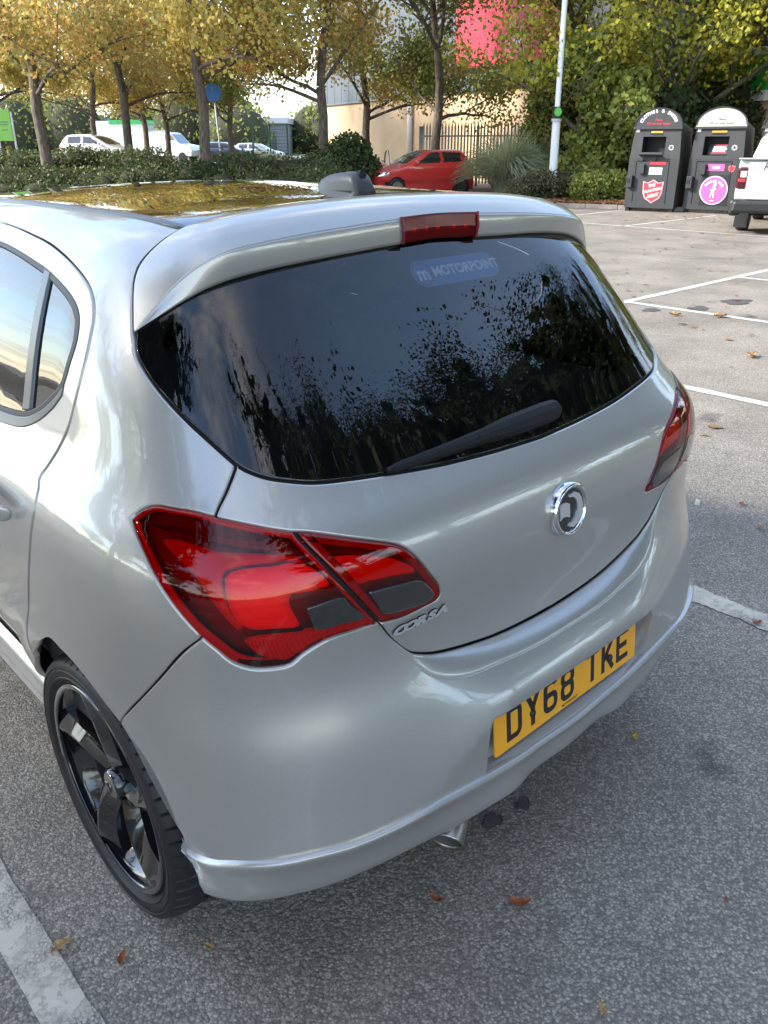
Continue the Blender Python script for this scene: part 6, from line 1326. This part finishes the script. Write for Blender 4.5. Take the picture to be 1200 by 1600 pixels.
    if style == 0:
        lab('red_label', 0.12, 1.19, .42, .06, REDL); lab('white_label', .08, 1.00, .34, .17, simple('label_white', (.66, .70, .66), .5)); lab('label_print', .08, 1.0, .16, .03, simple('label_green', (.2, .35, .25), .6), .010)
        o = shield(.06, .52, .52)
        for k, (t_, s_, dz) in enumerate((('THE', .11, .13), ('SALVATION', .098, .01), ('ARMY', .125, -.12))):
            tm = text_mesh(t_, s_, .001, .003); V = [(x*.92, y+x*.22, z) for x, y, z in tm[0]]; flat('lettering', (V, tm[1]), .05+(-.02, 0, .03)[k], .52+dz, .011, simple('logo_white', (.78, .72, .70), .5), o)
    elif style == 1:
        o = lab('pink_label', .04, 1.10, .40, .16, PINK); lab('label_print', .04, 1.10, .18, .06, simple('label_pale', (.80, .45, .60), .6), .010); shield(.42, 1.08, .15)
        lab('dark_plate', .08, .56, .70, .74, BKD, .002)
        V, Fc = lathe([(.345, .008), (.345, .012), (0, .012)], 40); o = flat('roundel_border', (V, Fc), .06, .56, .0, simple('pale_pink', (.80, .52, .62), .5), e); o.location.y = -.006
        V, Fc = lathe([(.315, .014), (.315, .018), (0, .018)], 40); r_ = flat('roundel', (V, Fc), .06, .56, .0, PINK, e); r_.location.y = -.010
        a = arc_text('TICKLED PINK', .235, .075, 150, 30, 0); flat('lettering', (a.V, a.F), .06, .57, .026, MAT['white'], r_).location.y = 0
        V_ = MB().box((.06, -.026, .31), (.12, .004, .025)); V_.build('faint_print', simple('roundel_print', (.80, .50, .62), .6), r_)
        b = MB()
        for pts in ([(-.05, -.16), (-.01, .0), (.05, .12), (.06, .16), (.02, .17), (-.0, .12), (.02, .0), (.035, -.16)], [(-.06, .02), (.08, .04)]):
            v, f = stroke(crom([(p, q, 0) for p, q in pts], 5)[:, :2], .032); b.add(v, f)
        flat('ribbon_emblem', (b.V, b.F), .05, .55, .024, MAT['white'], r_)
    return e
MAT['sign_faint2'] = simple('sign_faint_b', (.13, .13, .12), .6)
BR = ROT-.60
clothes_bank(site(7.05, 22.9), BR, 0, 'charcoal clothes bank with red shield, under a black clothes and shoes arch')
clothes_bank(site(8.42, 22.25), BR, 1, 'charcoal clothes bank with pink roundel, under a cream arch')
clothes_bank(site(9.85, 21.6), BR, 2, 'charcoal clothes bank mostly hidden behind the white pickup')

# ------------------------------------------------------------------ white pickup at the right edge
pk = empty('white_pickup', site(6.86, 16.9), ROT-.50); tag(pk, 'white pickup truck cut off by the right edge, beside the clothes banks', 'pickup')
WP = MAT['white_paint']; PW = .0
def pbox(nm, c_, d, mt, bev=.03, **k): return MB().box(c_, d, **k).build(nm, mt, pk, bevel=bev)
prf = [(.02, .62), (-.02, .75), (.0, 1.20), (.03, 1.36), (.9, 1.36), (1.9, 1.36), (1.9, .60), (.4, .58)]
b = MB(); n_ = len(prf); b.add([(0, y, z) for y, z in prf]+[(1.82, y, z) for y, z in prf], [tuple(range(n_-1, -1, -1)), tuple(range(n_, 2*n_))]+[(i, (i+1) % n_, n_+(i+1) % n_, n_+i) for i in range(n_)]); b.build('load_bed', WP, pk, bevel=.05, seg=4)
pbox('tailgate', (.91, -.03, .98), (1.44, .05, .66), WP, .02); pbox('gate_cap', (.91, .0, 1.375), (1.84, .14, .03), simple('cap_grey', (.35, .38, .42), .4), .012)
b = MB(); b.box((.10, .02, 1.03), (.21, .13, .40)); b.build('tail_light', MAT['lens_dark'] if 'lens_dark' in MAT else simple('pickup_lamp', (.06, .01, .012), .08, coat=1.0), pk, bevel=.05, seg=4)
pbox('lamp_clear', (.12, -.048, 1.10), (.12, .02, .12), simple('pickup_reverse', (.45, .45, .47), .15), .02); pbox('lamp_red', (.10, -.045, .99), (.13, .02, .06), MAT['lamp_red'], .01)
pbox('rear_bumper', (.92, -.10, .52), (1.86, .30, .22), MAT['black_plastic'], .05, taper=.96); pbox('bumper_end', (.05, .02, .50), (.20, .42, .30), MAT['black_plastic'], .06)
for (x_, y_) in ((.14, .95), (1.68, .95), (.14, 4.1), (1.68, 4.1)):
    V, Fc = lathe([(0, 0), (.24, .02), (.27, -.02), (.36, -.01), (.385, .03), (.385, .22), (0, .22)], 32, 'x'); mesh('wheel', [((x_-.1)+h if x_ < 1 else x_+.1-h, y_+a, .385+c__) for h, a, c__ in V], Fc, MAT['rubber'], pk, True)
b = MB(); b.add([(.03, .48, .58), (.28, .48, .58), (.28, .40, .10), (.03, .40, .10), (.03, .52, .58), (.28, .52, .58), (.28, .44, .10), (.03, .44, .10)], [(0, 1, 2, 3), (7, 6, 5, 4), (0, 3, 7, 4), (1, 5, 6, 2), (3, 2, 6, 7), (0, 4, 5, 1)]); b.build('mudflap', MAT['black_plastic'], pk)
cab = [(1.95, .60), (1.95, 1.40), (2.05, 1.78), (2.5, 1.86), (3.2, 1.82), (3.9, 1.38), (4.9, 1.25), (5.1, 1.0), (5.1, .55)]
b = MB(); n_ = len(cab); b.add([(.0 if z < 1.45 else .14, y, z) for y, z in cab]+[(1.82 if z < 1.45 else 1.68, y, z) for y, z in cab], [tuple(range(n_)), tuple(range(2*n_-1, n_-1, -1))]+[(i, n_+i, n_+(i+1) % n_, (i+1) % n_) for i in range(n_)]); b.build('cab', WP, pk, bevel=.05)
MB().add([(.30, 1.965, 1.44), (1.52, 1.965, 1.44), (1.46, 2.04, 1.74), (.36, 2.04, 1.74)], [(0, 1, 2, 3)]).build('rear_window', MAT['cargl'], pk)
for x_, y_, z_, t_ in ((.046, 2.2, 1.45, 0),): MB().add([(x_, 2.15, 1.46), (x_, 3.6, 1.46), (x_+.09, 3.15, 1.74), (x_+.09, 2.25, 1.76)], [(0, 1, 2, 3)]).build('side_window', MAT['cargl'], pk)
pbox('chassis', (.91, 2.6, .45), (1.2, 4.8, .2), MAT['gap_dark'], .0)
tm = text_mesh('RA', .19, .004, .002, .25); mesh('lettering', [(x+.56, -.058-z, 1.235+y) for x, y, z in tm[0]], tm[1], simple('letter_dark', (.18, .18, .19), .3, metal=.6), pk)
# ------------------------------------------------------------------ fallen leaves and crumbs on the tarmac
LEAFM = [simple('dead_leaf_rust', (.30, .09, .03), .7, var=.3, vscale=60), simple('dead_leaf_tan', (.42, .25, .10), .7, var=.3, vscale=60), simple('dead_leaf_yellow', (.50, .33, .04), .7, var=.25, vscale=60)]
def dead_leaf(x, y, L, rz, curl, m, label):
    V, Fc = [], []; n_ = 9
    for i in range(n_):
        t_ = i/(n_-1); w = L*.20*math.sin(math.pi*min(1, t_*.95+.03))**.8*(1+.3*math.sin(i*2.4)); cz = curl*L*(t_-.5)**2*2.2
        for k in (-1, -.4, .4, 1): V.append((L*(t_-.5)+.08*L*k*k*(.5-t_), w*k+.05*L*math.sin(t_*4), .006+cz+abs(k)**1.5*w*.85*(1+.4*math.sin(i*1.7+k))))
    for i in range(n_-1):
        for k in range(3): Fc.append((i*4+k, i*4+k+1, i*4+5+k, i*4+4+k))
    o = mesh('fallen_leaf', V, Fc, LEAFM[m], None, False); o.location = (x, y, .0); o.rotation_euler = (0, 0, rz); mo = o.modifiers.new('s', 'SOLIDIFY'); mo.thickness = .0008; tag(o, label, 'leaf', 'fallen leaves on the tarmac'); return o
for a_ in ((-.968, .574, .055, .1, .12, 1, 'slim tan leaf lying on the white line beside the car'), (-.886, .456, .042, .9, .35, 0, 'crumpled rusty leaf between the white line and the black wheel'), (-.735, .354, .030, 2.0, .3, 1, 'small tan leaf just behind the black wheel'),
           (-.288, .099, .042, 1.9, .5, 0, 'curled red leaf nearest the exhaust'), (-.157, -.038, .058, 2.35, .4, 0, 'large curled rusty leaf on the tarmac behind the bumper'), (-.233, -.309, .030, 1.2, .4, 1, 'tan leaf at the bottom edge of the picture'),
           (.547, .082, .032, .4, .4, 2, 'small yellow leaf in the shade right of the plate'), (1.423, .109, .045, 2.8, .3, 0, 'brown leaf on the worn white line right of the car'), (2.433, .628, .05, .3, .3, 0, 'red brown leaf beside the pale pebble'),
           (5.457, 1.93, .17, .2, .25, 1, 'big tan leaf on the tarmac right of the rear window'), (6.633, 3.253, .16, -.6, .25, 1, 'big tan leaf on the second bay line'), (6.9, 2.90, .18, -.5, .2, 1, 'long tan leaf next to the second bay line'), (.20, -.36, .018, .5, .4, 0, 'tiny dark red leaf scrap at lower right')):
    dead_leaf(*a_)
spots = []
for k in range(420):
    t_ = random.random()**.7; d = 7+t_*16; a = random.uniform(.08, .40)*d*1.1; spots.append(site(a, d))
for k in range(60): spots.append(site(random.uniform(-2.5, 3.5), random.uniform(2.8, 9)))
for k in range(160): spots.append(site(6.9+random.gauss(.6, 1.0), 20.6+random.gauss(0, .7)))
P = np.array([(p.x, p.y, .012) for p in spots]); V, F = leaves(P, .075); V[:, 2] = .008+np.abs(V[:, 2]-.012)*.35; o = link('scattered_leaves', fastmesh('scattered_leaves', V, F, LITTER)); tag(o, 'small brown leaves scattered over the far bays', kind='stuff')
# oil drips on the tarmac
OIL = simple('oil', (.075, .072, .066), .8, var=.5, vscale=60)
for x_, y_, r_ in ((-.007, .164, .021), (.099, .146, .017), (.05, .21, .010), (7.2, 3.3, .10), (7.9, 3.2, .14), (6.75, 3.6, .08), (8.6, 2.9, .10)):
    b = MB(); n_ = 22; ph = random.uniform(0, 6); V = [(x_, y_, .0045)]+[(x_+r_*1.5*(1+.13*math.sin(3*a+ph)+.10*math.sin(5*a-ph)+random.gauss(0, .06))*math.cos(a), y_+r_*(1+.13*math.sin(3*a+ph)+.10*math.sin(5*a-ph)+random.gauss(0, .06))*math.sin(a), .0045) for a in [2*math.pi*k/n_ for k in range(n_)]]
    o = mesh('oil_stain', V, [(0, 1+k, 1+(k+1) % n_) for k in range(n_)], OIL); o['kind'] = 'structure'
# pale crumbs of stone near the car
b = MB()
for k in range(70):
    a, d = random.uniform(.1, 2.2), random.uniform(1.6, 4.5); p = site(a, d); s = random.uniform(.003, .007); b.box((p.x, p.y, s*.4), (s, s*random.uniform(.6, 1.2), s*.8), random.random()*3, .7)
o = b.build('loose_grit', simple('grit', (.45, .44, .40), .8)); tag(o, 'pale loose grit on the tarmac right of the car', kind='stuff')
o = MB().box((0, 0, .010), (.034, .026, .022), .4, .7).build('pale_pebble', simple('pebble', (.55, .54, .48), .8), None, bevel=.004); o.location = (0, 0, 0); o.location = (2.294, .786, 0); tag(o, 'pale pebble on the tarmac right of the bumper', 'pebble')
